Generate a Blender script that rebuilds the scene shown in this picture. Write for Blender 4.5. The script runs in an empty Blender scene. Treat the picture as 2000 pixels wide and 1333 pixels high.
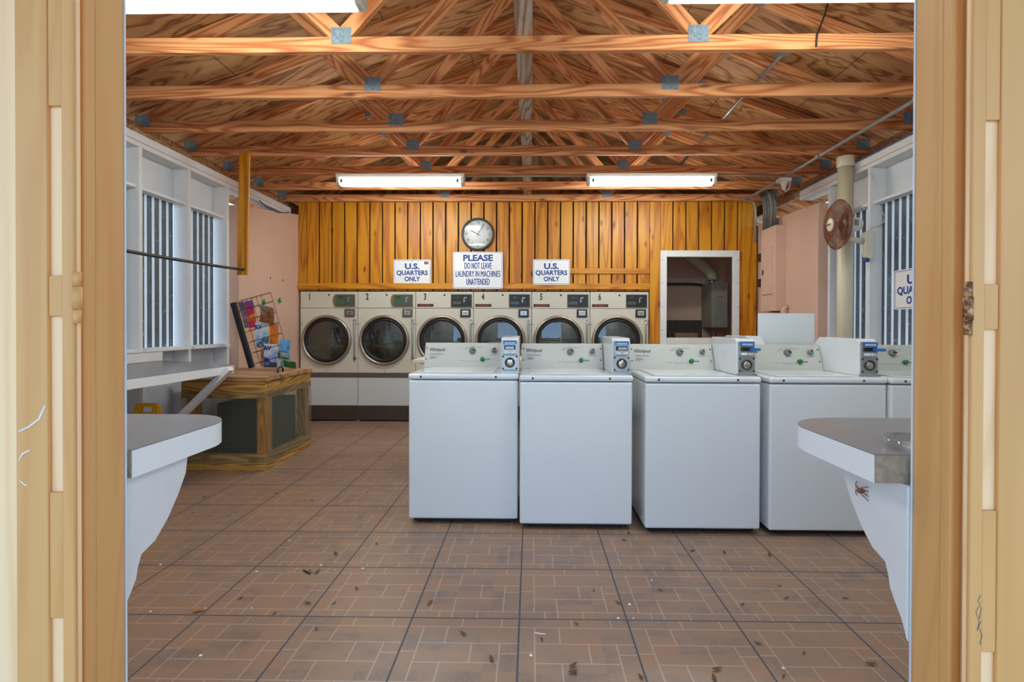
import bpy, bmesh, math, random
from mathutils import Vector, Matrix, Euler
R = math.radians
PI = math.pi
random.seed(7)
S = bpy.context.scene
col = S.collection

# ------------------------------------------------------------------ camera
CAMH = 1.25
cd = bpy.data.cameras.new('camera'); cam = bpy.data.objects.new('camera', cd); col.objects.link(cam)
cd.sensor_width = 36.0
cd.lens = 1020.0 / 2000.0 * 36.0
cd.shift_x = -0.010
cd.shift_y = -0.01125
cd.clip_start = 0.05; cd.clip_end = 200
cam_rot = Matrix.Rotation(R(0.95), 4, 'Z') @ Matrix.Rotation(R(89.6), 4, 'X') @ Matrix.Rotation(0.0025, 4, 'Z')
cam.matrix_world = Matrix.Translation((0, 0, CAMH)) @ cam_rot
S.camera = cam

# ------------------------------------------------------------------ world, sun, exposure
W = bpy.data.worlds.new('sky'); S.world = W; W.use_nodes = True
bg = W.node_tree.nodes['Background']
bg.inputs['Color'].default_value = (0.44, 0.68, 1.0, 1)
bg.inputs['Strength'].default_value = 1.45
sd = bpy.data.lights.new('sun', 'SUN'); sd.energy = 1.6; sd.angle = R(0.6); sd.color = (1.0, 0.93, 0.82)
sun = bpy.data.objects.new('sun', sd); col.objects.link(sun)
sun.rotation_euler = (R(27), R(-8), 0)
S.view_settings.view_transform = 'Standard'
S.view_settings.look = 'None'
S.view_settings.gamma = 1.0
S.view_settings.use_curve_mapping = False
S.view_settings.exposure = 0.75
LAMP = 26.0          # emission of the fluorescent diffusers
S.cycles.max_bounces = 10
S.cycles.diffuse_bounces = 6
S.cycles.use_denoising = True

# ------------------------------------------------------------------ helpers
def lin(c):
    return tuple((x / 12.92 if x <= 0.04045 else ((x + 0.055) / 1.055) ** 2.4) for x in c)
def rgb(r, g, b):
    return lin((r / 255, g / 255, b / 255)) + (1.0,)

class MB:
    """collects shapes into one mesh; every shape gets a random value in the colour layer rnd"""
    def __init__(s):
        s.bm = bmesh.new(); s.cl = s.bm.loops.layers.float_color.new('rnd')
    def _fin(s, faces, m=0, smooth=False):
        r = (random.random(), random.random(), random.random(), 1)
        for f in faces:
            f.material_index = m; f.smooth = smooth
            for l in f.loops: l[s.cl] = r
    def box(s, x0, x1, y0, y1, z0, z1, m=0, M=None, sides=None):
        P = [(x0,y0,z0),(x1,y0,z0),(x1,y1,z0),(x0,y1,z0),(x0,y0,z1),(x1,y0,z1),(x1,y1,z1),(x0,y1,z1)]
        vs = [s.bm.verts.new(M @ Vector(p) if M else p) for p in P]
        idx = [(0,3,2,1),(4,5,6,7),(0,1,5,4),(1,2,6,5),(2,3,7,6),(3,0,4,7)]   # bottom top front right back left
        fs = [s.bm.faces.new([vs[i] for i in q]) for q in idx]
        s._fin(fs, m)
        if sides:
            for k, mm in sides.items(): fs[k].material_index = mm
        return s
    def prism(s, pts, axis, a, b, m=0, M=None, side_m=None, smooth=False):
        """polygon pts in the plane across axis, extruded a..b"""
        def P(u, v, t):
            p = {'x': (t, u, v), 'y': (u, t, v), 'z': (u, v, t)}[axis]
            return M @ Vector(p) if M else p
        A = [s.bm.verts.new(P(u, v, a)) for u, v in pts]
        B = [s.bm.verts.new(P(u, v, b)) for u, v in pts]
        n = len(pts)
        caps = [s.bm.faces.new(A[::-1]), s.bm.faces.new(B)]
        sd_ = [s.bm.faces.new((A[i], A[(i+1) % n], B[(i+1) % n], B[i])) for i in range(n)]
        s._fin(caps + sd_, m)
        for f in sd_:
            f.smooth = smooth
            if side_m is not None: f.material_index = side_m
        bmesh.ops.recalc_face_normals(s.bm, faces=caps + sd_)
        return s
    def tube(s, path, r, n=10, m=0, cap=True, r2=None):
        path = [Vector(p) for p in path]
        rings = []; up = None
        for i, p in enumerate(path):
            d = (path[min(i+1, len(path)-1)] - path[max(i-1, 0)]).normalized()
            if up is None:
                up = Vector((0,0,1)) if abs(d.z) < .9 else Vector((1,0,0))
            a = d.cross(up).normalized(); b = a.cross(d).normalized(); up = b
            rr = r if r2 is None else r + (r2 - r) * i / (len(path) - 1)
            rings.append([s.bm.verts.new(p + a*rr*math.cos(2*PI*k/n) + b*rr*math.sin(2*PI*k/n)) for k in range(n)])
        fs = []
        for A, B in zip(rings, rings[1:]):
            for k in range(n): fs.append(s.bm.faces.new((A[k], A[(k+1) % n], B[(k+1) % n], B[k])))
        s._fin(fs, m, True)
        if cap:
            c = [s.bm.faces.new(rings[0][::-1]), s.bm.faces.new(rings[-1])]
            s._fin(c, m); fs += c
        bmesh.ops.recalc_face_normals(s.bm, faces=fs)
        return s
    def lathe(s, prof, n=32, m=0, M=None, closed=False, ms=None):
        """profile (r, h) turned about local z"""
        rings = []
        for r, h in prof:
            if r < 1e-6: rings.append([s.bm.verts.new(M @ Vector((0,0,h)) if M else (0,0,h))])
            else:
                q = [Vector((r*math.cos(2*PI*k/n), r*math.sin(2*PI*k/n), h)) for k in range(n)]
                rings.append([s.bm.verts.new(M @ v if M else v) for v in q])
        pairs = list(zip(rings, rings[1:]))
        if closed: pairs.append((rings[-1], rings[0]))
        fs = []
        for j, (A, B) in enumerate(pairs):
            for k in range(n):
                a, b = A[k % len(A)], A[(k+1) % len(A)]; c, d = B[(k+1) % len(B)], B[k % len(B)]
                q = [a]
                for v in (b, c, d):
                    if v not in q: q.append(v)
                if len(q) > 2:
                    f = s.bm.faces.new(q); fs.append(f)
                    f.material_index = ms[j] if ms else m
        idx = [f.material_index for f in fs]
        s._fin(fs, m, True)
        for f, i in zip(fs, idx): f.material_index = i
        bmesh.ops.recalc_face_normals(s.bm, faces=fs)
        return s
    def quad(s, pts, m=0):
        f = s.bm.faces.new([s.bm.verts.new(p) for p in pts]); s._fin([f], m); return s
    def obj(s, name, mats, parent=None, loc=(0,0,0), rot=(0,0,0), bevel=0, seg=2):
        me = bpy.data.meshes.new(name); s.bm.to_mesh(me); s.bm.free()
        for m_ in (mats if isinstance(mats, (list, tuple)) else [mats]): me.materials.append(m_)
        o = bpy.data.objects.new(name, me); col.objects.link(o)
        o.location = loc; o.rotation_euler = rot
        if parent: o.parent = parent
        if bevel:
            b = o.modifiers.new('bevel', 'BEVEL'); b.width = bevel; b.segments = seg; b.limit_method = 'ANGLE'; b.angle_limit = R(40)
        return o

def tag(o, label=None, cat=None, group=None, kind=None):
    if label: o['label'] = label
    if cat: o['category'] = cat
    if group: o['group'] = group
    if kind: o['kind'] = kind
    return o
def thing(name, label, cat, loc=(0,0,0), rot=(0,0,0), group=None):
    o = bpy.data.objects.new(name, None); col.objects.link(o); o.empty_display_size = .1
    o.location = loc; o.rotation_euler = rot
    return tag(o, label, cat, group)
def struct(o, label=None, cat=None): return tag(o, label, cat, kind='structure')
def kids(o): return [c for c in list(col.objects) if c.parent is o]
def dup(o, parent=None):
    c = o.copy(); col.objects.link(c); c.parent = parent
    for ch in kids(o): dup(ch, c)
    return c
def text(name, body, size, mat, parent, loc, rot=(PI/2,0,0), sx=1.0, bold=0.0, ext=0.0004, align='CENTER', shear=0, gap=1.0, width=None, thick=0):
    cu = bpy.data.curves.new('t', 'FONT'); cu.body = body; cu.size = size; cu.align_x = align; cu.align_y = 'CENTER'
    cu.offset = bold; cu.extrude = ext; cu.shear = shear; cu.space_line = gap; cu.resolution_u = 3
    t = bpy.data.objects.new('t', cu); col.objects.link(t)
    dg = bpy.context.evaluated_depsgraph_get(); dg.update()
    me = bpy.data.meshes.new_from_object(t.evaluated_get(dg))
    bpy.data.objects.remove(t)
    if width: xs = [v.co.x for v in me.vertices]; sx = width / (max(xs) - min(xs))
    if sx != 1.0: me.transform(Matrix.Diagonal((sx, 1, 1, 1)))
    if thick:       # heavier strokes: the outline repeated a little to the side
        b = bmesh.new(); b.from_mesh(me)
        r = bmesh.ops.duplicate(b, geom=b.verts[:] + b.edges[:] + b.faces[:])
        bmesh.ops.translate(b, verts=[v for v in r['geom'] if isinstance(v, bmesh.types.BMVert)], vec=(thick, 0, .0001))
        b.to_mesh(me); b.free()
    me.materials.clear(); me.materials.append(mat)
    o = bpy.data.objects.new(name, me); col.objects.link(o); o.location = loc; o.rotation_euler = rot; o.parent = parent
    return o
def floor_at(px, py, z=0.0):
    """the point of the floor seen at a pixel of the photograph"""
    d = cam_rot.to_3x3() @ Vector(((px/2000 - .5 + cd.shift_x) * 36, ((.5 * 1333 - py)/2000 + cd.shift_y) * 36, -cd.lens))
    t = (z - CAMH) / d.z
    return Vector((0, 0, CAMH)) + d * t

# ------------------------------------------------------------------ materials
def newmat(name):
    m = bpy.data.materials.new(name); m.use_nodes = True
    nt = m.node_tree; b = nt.nodes['Principled BSDF']
    return m, nt, b
def N(nt, t, **kw):
    n = nt.nodes.new(t)
    for k, v in kw.items():
        if k.startswith('i_'): n.inputs[k[2:].replace('_', ' ')].default_value = v
        else: setattr(n, k, v)
    return n
def L(nt, a, b): nt.links.new(a, b)
def mth(nt, op, a, b=None, c=None):
    n = nt.nodes.new('ShaderNodeMath'); n.operation = op
    for i, v in enumerate((a, b, c)):
        if v is None: continue
        if isinstance(v, (int, float)): n.inputs[i].default_value = v
        else: L(nt, v, n.inputs[i])
    return n.outputs[0]
def ramp(nt, fac, stops):
    n = nt.nodes.new('ShaderNodeValToRGB')
    el = n.color_ramp.elements
    el[0].position, el[0].color = stops[0]; el[1].position, el[1].color = stops[-1]
    for p, c in stops[1:-1]:
        e = el.new(p); e.color = c
    L(nt, fac, n.inputs[0]); return n.outputs[0]
def mixc(nt, fac, a, b, mode='MIX'):
    n = nt.nodes.new('ShaderNodeMix'); n.data_type = 'RGBA'; n.blend_type = mode
    for i, v in ((0, fac), (6, a), (7, b)):
        if isinstance(v, (int, float, tuple)): n.inputs[i].default_value = v
        else: L(nt, v, n.inputs[i])
    return n.outputs[2]
def bump(nt, b, h, strength=.3, dist=.005):
    n = N(nt, 'ShaderNodeBump'); n.inputs['Strength'].default_value = strength; n.inputs['Distance'].default_value = dist
    L(nt, h, n.inputs['Height']); L(nt, n.outputs[0], b.inputs['Normal'])

def plain(name, c, rough=.5, metal=0.0, var=.0, scale=8, bmp=0.0, spec=.5, dirt=None, dirt_amt=.5, coat=0):
    m, nt, b = newmat(name)
    b.inputs['Roughness'].default_value = rough; b.inputs['Metallic'].default_value = metal
    b.inputs['Specular IOR Level'].default_value = spec
    b.inputs['Coat Weight'].default_value = coat
    tc = N(nt, 'ShaderNodeTexCoord')
    nz = N(nt, 'ShaderNodeTexNoise', i_Scale=scale, i_Detail=5.0, i_Roughness=.6); L(nt, tc.outputs['Object'], nz.inputs['Vector'])
    dark = tuple(x * (1 - var) for x in c[:3]) + (1,)
    out = ramp(nt, nz.outputs[0], [(.3, dark), (.7, c)])
    if dirt:
        n2 = N(nt, 'ShaderNodeTexNoise', i_Scale=scale*2.3, i_Detail=8.0, i_Roughness=.75); L(nt, tc.outputs['Object'], n2.inputs['Vector'])
        f = ramp(nt, n2.outputs[0], [(1 - dirt_amt*.5 - .1, (0,0,0,1)), (1 - dirt_amt*.5, (1,1,1,1))])
        out = mixc(nt, f, out, dirt)
    L(nt, out, b.inputs['Base Color'])
    if bmp:
        n3 = N(nt, 'ShaderNodeTexNoise', i_Scale=scale*9, i_Detail=3.0); L(nt, tc.outputs['Object'], n3.inputs['Vector'])
        bump(nt, b, n3.outputs[0], bmp, .004)
    return m
def wood(name, light, mid, dark, axis='x', rough=.55, ring=1.0, knots=1.0, vary=.35):
    m, nt, b = newmat(name)
    tc = N(nt, 'ShaderNodeTexCoord'); at = N(nt, 'ShaderNodeAttribute', attribute_name='rnd'); oi = N(nt, 'ShaderNodeObjectInfo')
    off = N(nt, 'ShaderNodeVectorMath', operation='SCALE'); L(nt, at.outputs['Color'], off.inputs[0]); off.inputs['Scale'].default_value = 37.0
    off2 = N(nt, 'ShaderNodeCombineXYZ')
    k = mth(nt, 'MULTIPLY', oi.outputs['Random'], 53.0)
    for i in range(3): L(nt, k, off2.inputs[i])
    add = N(nt, 'ShaderNodeVectorMath', operation='ADD'); L(nt, tc.outputs['Object'], add.inputs[0])
    sc = {'x': (.36, 4.2, 4.2), 'y': (4.2, .36, 4.2), 'z': (4.2, 4.2, .36)}[axis]
    mul = N(nt, 'ShaderNodeVectorMath', operation='MULTIPLY'); L(nt, add.outputs[0], mul.inputs[0]); mul.inputs[1].default_value = sc
    a2 = N(nt, 'ShaderNodeVectorMath', operation='ADD'); L(nt, mul.outputs[0], a2.inputs[0]); L(nt, off.outputs[0], a2.inputs[1])
    a3 = N(nt, 'ShaderNodeVectorMath', operation='ADD'); L(nt, a2.outputs[0], a3.inputs[0]); L(nt, off2.outputs[0], a3.inputs[1])
    v = a3.outputs[0]
    big = N(nt, 'ShaderNodeTexNoise', i_Scale=1.1, i_Detail=2.0, i_Distortion=.4); L(nt, v, big.inputs['Vector'])
    r = mth(nt, 'MULTIPLY', big.outputs[0], 105.0 * ring)
    r = mth(nt, 'SINE', r); r = mth(nt, 'MULTIPLY_ADD', r, .5, .5); r = mth(nt, 'POWER', r, 1.6)
    fine = N(nt, 'ShaderNodeTexNoise', i_Scale=14.0, i_Detail=4.0); L(nt, v, fine.inputs['Vector'])
    f = mth(nt, 'MULTIPLY_ADD', r, .62, mth(nt, 'MULTIPLY', fine.outputs[0], .38))
    c = ramp(nt, f, [(.1, light), (.5, mid), (.95, dark)])
    if knots:
        ks = N(nt, 'ShaderNodeVectorMath', operation='MULTIPLY'); L(nt, v, ks.inputs[0])
        ks.inputs[1].default_value = tuple((4.6 if s_ < 1 else 1.0) for s_ in sc)
        vo = N(nt, 'ShaderNodeTexVoronoi', i_Scale=1.7); L(nt, ks.outputs[0], vo.inputs['Vector'])
        kf = ramp(nt, vo.outputs['Distance'], [(.04, (1,1,1,1)), (.17, (0,0,0,1))])
        kf2 = mth(nt, 'MULTIPLY', kf, .85 * knots)
        c = mixc(nt, kf2, c, (dark[0] * .42, dark[1] * .22, dark[2] * .2, 1))
    br = mth(nt, 'MULTIPLY_ADD', at.outputs['Fac'], vary, 1 - vary * .5)
    hsv = N(nt, 'ShaderNodeHueSaturation'); L(nt, c, hsv.inputs['Color']); L(nt, br, hsv.inputs['Value'])
    L(nt, hsv.outputs[0], b.inputs['Base Color']); b.inputs['Roughness'].default_value = rough
    bump(nt, b, f, .18, .002)
    return m

M = {}
M['truss'] = wood('truss_pine', rgb(222,158,104), rgb(202,128,74), rgb(152,78,38), 'x', .7, 1.0, 1.0, .35)
M['truss_grey'] = wood('weathered_pine', rgb(206,190,176), rgb(184,158,138), rgb(140,104,82), 'y', .8, .8, .8, .2)
M['board'] = wood('amber_board', rgb(208,142,18), rgb(196,124,8), rgb(160,86,4), 'z', .42, .4, 1.1, .26)
M['board_h'] = wood('amber_trim_board', rgb(206,140,18), rgb(192,122,8), rgb(156,84,4), 'x', .42, .5, 1.0, .2)
M['crate'] = wood('treated_lumber', rgb(206,164,88), rgb(180,130,54), rgb(124,80,28), 'x', .7, 1.2, .8, .35)
M['crate_y'] = wood('treated_lumber_deep', rgb(206,164,88), rgb(180,130,54), rgb(124,80,28), 'y', .7, 1.2, .8, .35)
M['crate_z'] = wood('treated_lumber_upright', rgb(212,150,56), rgb(196,128,40), rgb(146,84,20), 'z', .7, 1.0, .8, .3)
M['lid_wood'] = wood('weathered_lid', rgb(190,150,110), rgb(166,120,80), rgb(120,80,50), 'x', .75, .9, .6, .3)
M['tan'] = wood('tan_paint', rgb(221,167,103), rgb(218,163,99), rgb(212,155,92), 'z', .5, .5, .0, .06)
M['cream'] = wood('cream_board', rgb(255,218,172), rgb(253,213,165), rgb(244,200,148), 'z', .5, .5, .0, .05)  # lighter tone than the tan of the door planks
M['white'] = plain('white_paint', rgb(226,226,226), .55, var=.06, scale=5, bmp=.15)
M['white_wall'] = plain('white_wall_paint', rgb(216,220,226), .5, var=.05, scale=4, bmp=.12)
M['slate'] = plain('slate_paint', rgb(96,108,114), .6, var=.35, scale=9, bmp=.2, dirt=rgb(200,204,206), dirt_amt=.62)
M['pink'] = plain('pink_plaster', rgb(220,182,160), .75, var=.07, scale=3, bmp=.2)
M['enamel'] = plain('white_enamel', rgb(222,226,228), .16, var=.0, coat=.3)
M['console'] = plain('console_panel', rgb(192,192,184), .3, var=.02)
M['console_blue'] = plain('lid_hinge_blue', rgb(120,160,190), .35)
M['steel'] = plain('brushed_steel', rgb(190,190,188), .3, 1.0, var=.15, scale=30)
M['chrome'] = plain('chrome_ring', rgb(196,186,174), .16, 1.0)
M['bronze'] = plain('bronze_ring', rgb(176,164,152), .3, .85, var=.1)
M['plate'] = plain('gusset_steel', rgb(138,156,168), .45, .0, var=.55, scale=70, bmp=.5)
M['galv'] = plain('galvanised_conduit', rgb(160,158,152), .45, .5, var=.15, scale=12)
M['dark_pipe'] = plain('dark_conduit', rgb(122,120,118), .45, .3, var=.5, scale=18)
M['black'] = plain('black_plastic', rgb(24,24,25), .4)
M['charcoal'] = plain('charcoal_plastic', rgb(62,58,54), .4, var=.1)
M['olive'] = plain('olive_panel', rgb(112,98,66), .4)
M['teal'] = plain('teal_panel', rgb(74,84,76), .35)
M['lcd'] = plain('green_readout', rgb(40,80,30), .2)
M['grey_knob'] = plain('grey_knob', rgb(120,122,122), .4)
M['green'] = plain('green_button', rgb(20,120,50), .3)
M['blue_ink'] = plain('blue_ink', rgb(22,66,138), .45)
M['blue_label'] = plain('blue_label', rgb(40,110,180), .35)
M['ink'] = plain('dark_ink', rgb(40,40,44), .5)
M['grey_ink'] = plain('grey_ink', rgb(120,120,120), .5)
M['red_ink'] = plain('red_ink', rgb(200,40,30), .5)
M['red_strip'] = plain('dark_red_strip', rgb(60,20,18), .4)
M['sign'] = plain('sign_white', rgb(236,236,238), .22)
M['sign_grey'] = plain('sign_frame', rgb(196,190,184), .4)
M['flag_red'] = plain('flag_red', rgb(190,60,70), .4)
M['dryer'] = plain('dryer_enamel', rgb(206,200,184), .3, var=.05, scale=6)
M['dryer_low'] = plain('dryer_lower_panel', rgb(200,204,204), .28, var=.03)
M['dryer_band'] = plain('dryer_band', rgb(92,82,72), .4)
M['kick'] = plain('kick_plate', rgb(72,60,52), .4, var=.2)
M['drum'] = plain('drum_steel', rgb(150,150,136), .4, .3, var=.2, scale=20)
M['laminate'] = plain('grey_laminate', rgb(128,122,122), .3, var=.08, scale=40)
M['laminate_edge'] = plain('white_edge_band', rgb(236,238,238), .35)
M['particle'] = plain('particle_board', rgb(176,160,140), .9, var=.4, scale=60, bmp=.4)
M['pvc'] = plain('pvc_pipe', rgb(222,212,182), .4, var=.06, scale=6)
M['fan_brown'] = plain('rusty_brown_wire', rgb(150,88,54), .5, var=.3, scale=40)
M['fan_blade'] = plain('brown_blade', rgb(116,70,50), .4, var=.2)
M['ivory'] = plain('ivory_plastic', rgb(222,214,190), .4)
M['fan_white'] = plain('off_white_plastic', rgb(220,218,210), .4)
M['yellow'] = plain('yellow_plastic', rgb(224,160,24), .4)
M['rod'] = plain('dark_iron_rod', rgb(74,70,66), .5, .5, var=.3)
M['wire'] = plain('dark_wire', rgb(46,40,38), .5, .4)
M['mesh_wire'] = plain('mesh_wire', rgb(132,136,120), .5, .2)
M['blackbox'] = plain('dark_ribbed_box', rgb(34,38,42), .6)
M['leaf'] = plain('dry_leaf', rgb(124,84,44), .8, var=.4, scale=40)
M['leaf_o'] = plain('orange_leaf', rgb(196,120,40), .8, var=.3, scale=40)
M['paper'] = plain('paper_scrap', rgb(236,236,238), .8)
M['rust'] = plain('rusty_hinge', rgb(206,164,112), .6, var=.1, scale=20, dirt=rgb(110,62,30), dirt_amt=.95)
M['blue_cable'] = plain('blue_cable', rgb(40,90,150), .4)
M['heater'] = plain('heater_grey', rgb(140,136,128), .4, var=.05)
M['copper'] = plain('copper_pipe', rgb(180,100,60), .35, .9)
M['brass'] = plain('brass_valve', rgb(170,140,70), .35, .8)
M['cardboard'] = plain('cardboard', rgb(150,112,74), .8, var=.1)
M['red'] = plain('red_plastic', rgb(170,40,30), .4)
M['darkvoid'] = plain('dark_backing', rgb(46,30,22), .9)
M['concrete'] = plain('concrete_ground', rgb(176,168,152), .9, var=.15, scale=2)
M['leafgreen'] = plain('hedge_leaf', rgb(96,130,40), .6, var=.4, scale=6)
M['tape'] = plain('green_tape', rgb(30,140,60), .6)
M['scuff'] = plain('white_scuff', rgb(238,236,232), .8)
M['screw'] = plain('screw', rgb(90,88,84), .4, .8)

def glass(name, tint, refl=.12):
    m, nt, b = newmat(name); nt.nodes.remove(b)
    out = nt.nodes['Material Output']
    tr = N(nt, 'ShaderNodeBsdfTransparent'); tr.inputs[0].default_value = tint
    gl = N(nt, 'ShaderNodeBsdfGlossy'); gl.inputs['Roughness'].default_value = .02; gl.inputs[0].default_value = (1,1,1,1)
    fr = N(nt, 'ShaderNodeLayerWeight'); fr.inputs[0].default_value = .25
    f = mth(nt, 'MULTIPLY_ADD', fr.outputs['Fresnel'], .6, refl)
    mx = N(nt, 'ShaderNodeMixShader'); L(nt, f, mx.inputs[0]); L(nt, tr.outputs[0], mx.inputs[1]); L(nt, gl.outputs[0], mx.inputs[2])
    L(nt, mx.outputs[0], out.inputs[0]); return m
M['door_glass'] = glass('dryer_door_glass', (.60,.68,.63,1), .11)
M['pane'] = glass('clear_window_glass', (.96,.96,.95,1), .0)
M['clear_plastic'] = glass('clear_plastic', (.88,.9,.92,1), .10)
def emit(name, c, s):
    m, nt, b = newmat(name); b.inputs['Base Color'].default_value = (.9,.9,.9,1)
    b.inputs['Emission Color'].default_value = c; b.inputs['Emission Strength'].default_value = s
    return m
M['diffuser'] = emit('lamp_diffuser', (.92,1.0,.96,1), LAMP)

# plywood sheathing
def plywood():
    m, nt, b = newmat('plywood')
    tc = N(nt, 'ShaderNodeTexCoord')
    mp = N(nt, 'ShaderNodeMapping'); L(nt, tc.outputs['Object'], mp.inputs['Vector']); mp.inputs['Scale'].default_value = (.8, 3.2, .8)
    mp.inputs['Rotation'].default_value = (0, 0, R(0))
    big = N(nt, 'ShaderNodeTexNoise', i_Scale=1.0, i_Detail=3.0, i_Distortion=.7); L(nt, mp.outputs[0], big.inputs['Vector'])
    r = mth(nt, 'SINE', mth(nt, 'MULTIPLY', big.outputs[0], 60.0)); r = mth(nt, 'MULTIPLY_ADD', r, .5, .5); r = mth(nt, 'POWER', r, 2.5)
    fi = N(nt, 'ShaderNodeTexNoise', i_Scale=9.0, i_Detail=6.0); L(nt, mp.outputs[0], fi.inputs['Vector'])
    f = mth(nt, 'MULTIPLY_ADD', r, .5, mth(nt, 'MULTIPLY', fi.outputs[0], .5))
    c = ramp(nt, f, [(.15, rgb(198,148,98)), (.5, rgb(170,114,64)), (.9, rgb(106,56,28))])
    br = N(nt, 'ShaderNodeTexBrick', offset=.5); L(nt, tc.outputs['Object'], br.inputs['Vector'])
    br.inputs['Scale'].default_value = 1.0; br.inputs['Mortar Size'].default_value = .004; br.inputs['Brick Width'].default_value = 1.22; br.inputs['Row Height'].default_value = 1.22
    c = mixc(nt, mth(nt, 'MULTIPLY', br.outputs['Fac'], .8), c, rgb(60,36,22))
    L(nt, c, b.inputs['Base Color']); b.inputs['Roughness'].default_value = .75
    bump(nt, b, f, .15, .002); return m
M['plywood'] = plywood()

# tiled floor
TILE = .457; TX0 = -.046; TY0 = 2.217
def tiles():
    m, nt, b = newmat('terracotta_tile')
    tc = N(nt, 'ShaderNodeTexCoord'); sp = N(nt, 'ShaderNodeSeparateXYZ'); L(nt, tc.outputs['Object'], sp.inputs[0])
    gu = mth(nt, 'MULTIPLY_ADD', sp.outputs[0], 1/TILE, -TX0/TILE + 40); gv = mth(nt, 'MULTIPLY_ADD', sp.outputs[1], 1/TILE, -TY0/TILE + 40)
    u = mth(nt, 'FRACT', gu); v = mth(nt, 'FRACT', gv)
    iu = mth(nt, 'FLOOR', gu); iv = mth(nt, 'FLOOR', gv)
    def near(c, x, w): return mth(nt, 'LESS_THAN', mth(nt, 'ABSOLUTE', mth(nt, 'SUBTRACT', c, x)), w)
    def rng(c, a, z): return mth(nt, 'MULTIPLY', mth(nt, 'GREATER_THAN', c, a), mth(nt, 'LESS_THAN', c, z))
    du = mth(nt, 'MINIMUM', u, mth(nt, 'SUBTRACT', 1.0, u)); dv = mth(nt, 'MINIMUM', v, mth(nt, 'SUBTRACT', 1.0, v))
    grout = mth(nt, 'LESS_THAN', mth(nt, 'MINIMUM', du, dv), .0085)
    segs_v = [(.14, .12, .86), (.36, .0, .36), (.36, .62, .86), (.60, .36, .62), (.60, .0, .12), (.84, .12, .62), (.84, .86, 1.), (.48, .86, 1.), (.24,.0,.12)]   # u = x between v a..z
    segs_h = [(.12, .0, 1.), (.36, .14, .84), (.62, .14, 1.), (.86, .0, 1.), (.5, .0, .14), (.48,.84,1.)]
    w = .0065
    line = None
    for x, a, z in segs_v:
        t = mth(nt, 'MULTIPLY', near(u, x, w), rng(v, a, z)); line = t if line is None else mth(nt, 'MAXIMUM', line, t)
    for x, a, z in segs_h:
        t = mth(nt, 'MULTIPLY', near(v, x, w), rng(u, a, z)); line = mth(nt, 'MAXIMUM', line, t)
    # blocks inside the tile take slightly different tones
    cell = N(nt, 'ShaderNodeCombineXYZ')
    L(nt, mth(nt, 'ADD', mth(nt, 'FLOOR', mth(nt, 'MULTIPLY', u, 2.8)), mth(nt, 'MULTIPLY', iu, 3.0)), cell.inputs[0])
    L(nt, mth(nt, 'ADD', mth(nt, 'FLOOR', mth(nt, 'MULTIPLY', v, 4.0)), mth(nt, 'MULTIPLY', iv, 4.0)), cell.inputs[1])
    wn = N(nt, 'ShaderNodeTexWhiteNoise', noise_dimensions='2D'); L(nt, cell.outputs[0], wn.inputs['Vector'])
    nz = N(nt, 'ShaderNodeTexNoise', i_Scale=9.0, i_Detail=8.0, i_Roughness=.7); L(nt, tc.outputs['Object'], nz.inputs['Vector'])
    sp2 = N(nt, 'ShaderNodeTexNoise', i_Scale=150.0, i_Detail=3.0, i_Roughness=.7); L(nt, tc.outputs['Object'], sp2.inputs['Vector'])
    f = mth(nt, 'MULTIPLY_ADD', wn.outputs[0], .18, mth(nt, 'MULTIPLY_ADD', nz.outputs[0], .62, mth(nt, 'MULTIPLY_ADD', sp2.outputs[0], .5, -.18)))
    c = ramp(nt, f, [(.22, rgb(110,90,80)), (.45, rgb(146,118,100)), (.62, rgb(156,118,92)), (.85, rgb(180,132,94))])
    c = mixc(nt, mth(nt, 'MULTIPLY', line, .55), c, rgb(188,168,154))
    c = mixc(nt, grout, c, rgb(80,80,88))
    L(nt, c, b.inputs['Base Color'])
    L(nt, mth(nt, 'MULTIPLY_ADD', grout, .4, mth(nt, 'MULTIPLY_ADD', sp2.outputs[0], .2, .32)), b.inputs['Roughness'])
    h = mth(nt, 'SUBTRACT', mth(nt, 'MULTIPLY_ADD', sp2.outputs[0], .25, 1.0), mth(nt, 'MAXIMUM', mth(nt, 'MULTIPLY', line, .5), grout))
    bump(nt, b, h, .45, .003)
    return m
M['tile'] = tiles()

# ------------------------------------------------------------------ setting
XL, XR = -3.10, 3.00          # inner faces of the studs
YF0, YF1 = 1.155, 1.30        # front wall
MASON_Y = 5.39
YB = 6.78                     # back boards and dryer fronts

struct(MB().box(-3.45, 3.35, 1.16, 9.0, -.10, 0).obj('floor', M['tile']), 'brown terracotta tiled floor with dark grout lines', 'floor')
struct(MB().box(-30, 30, -30, 1.16, -.12, -.02).box(-30, -3.45, 1.16, 30, -.12, -.02).box(3.35, 30, 1.16, 30, -.12, -.02).obj('ground', M['concrete']), 'pale concrete ground outside the open doorway', 'ground')

# roof sheathing, both slopes
CX = -.075; SPAN = 3.25; PITCH = .37; ZB = 2.853
def ztop(dx): return 2.935 + PITCH * (SPAN - abs(dx))        # centre line of a top chord
roof = MB()
for s_ in (-1, 1):
    e = 3.75
    pts = [(CX, ztop(0) + .05), (CX + s_*e, ztop(e) + .05), (CX + s_*e, ztop(e) + .075), (CX, ztop(0) + .08)]
    roof.prism(pts, 'y', -1.3, 9.1)  # front end runs on past the wall, an unseen overhang added for shade
struct(roof.obj('ceiling', M['plywood']), 'plywood roof sheathing above the timber trusses, with an added shading overhang', 'ceiling')

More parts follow.
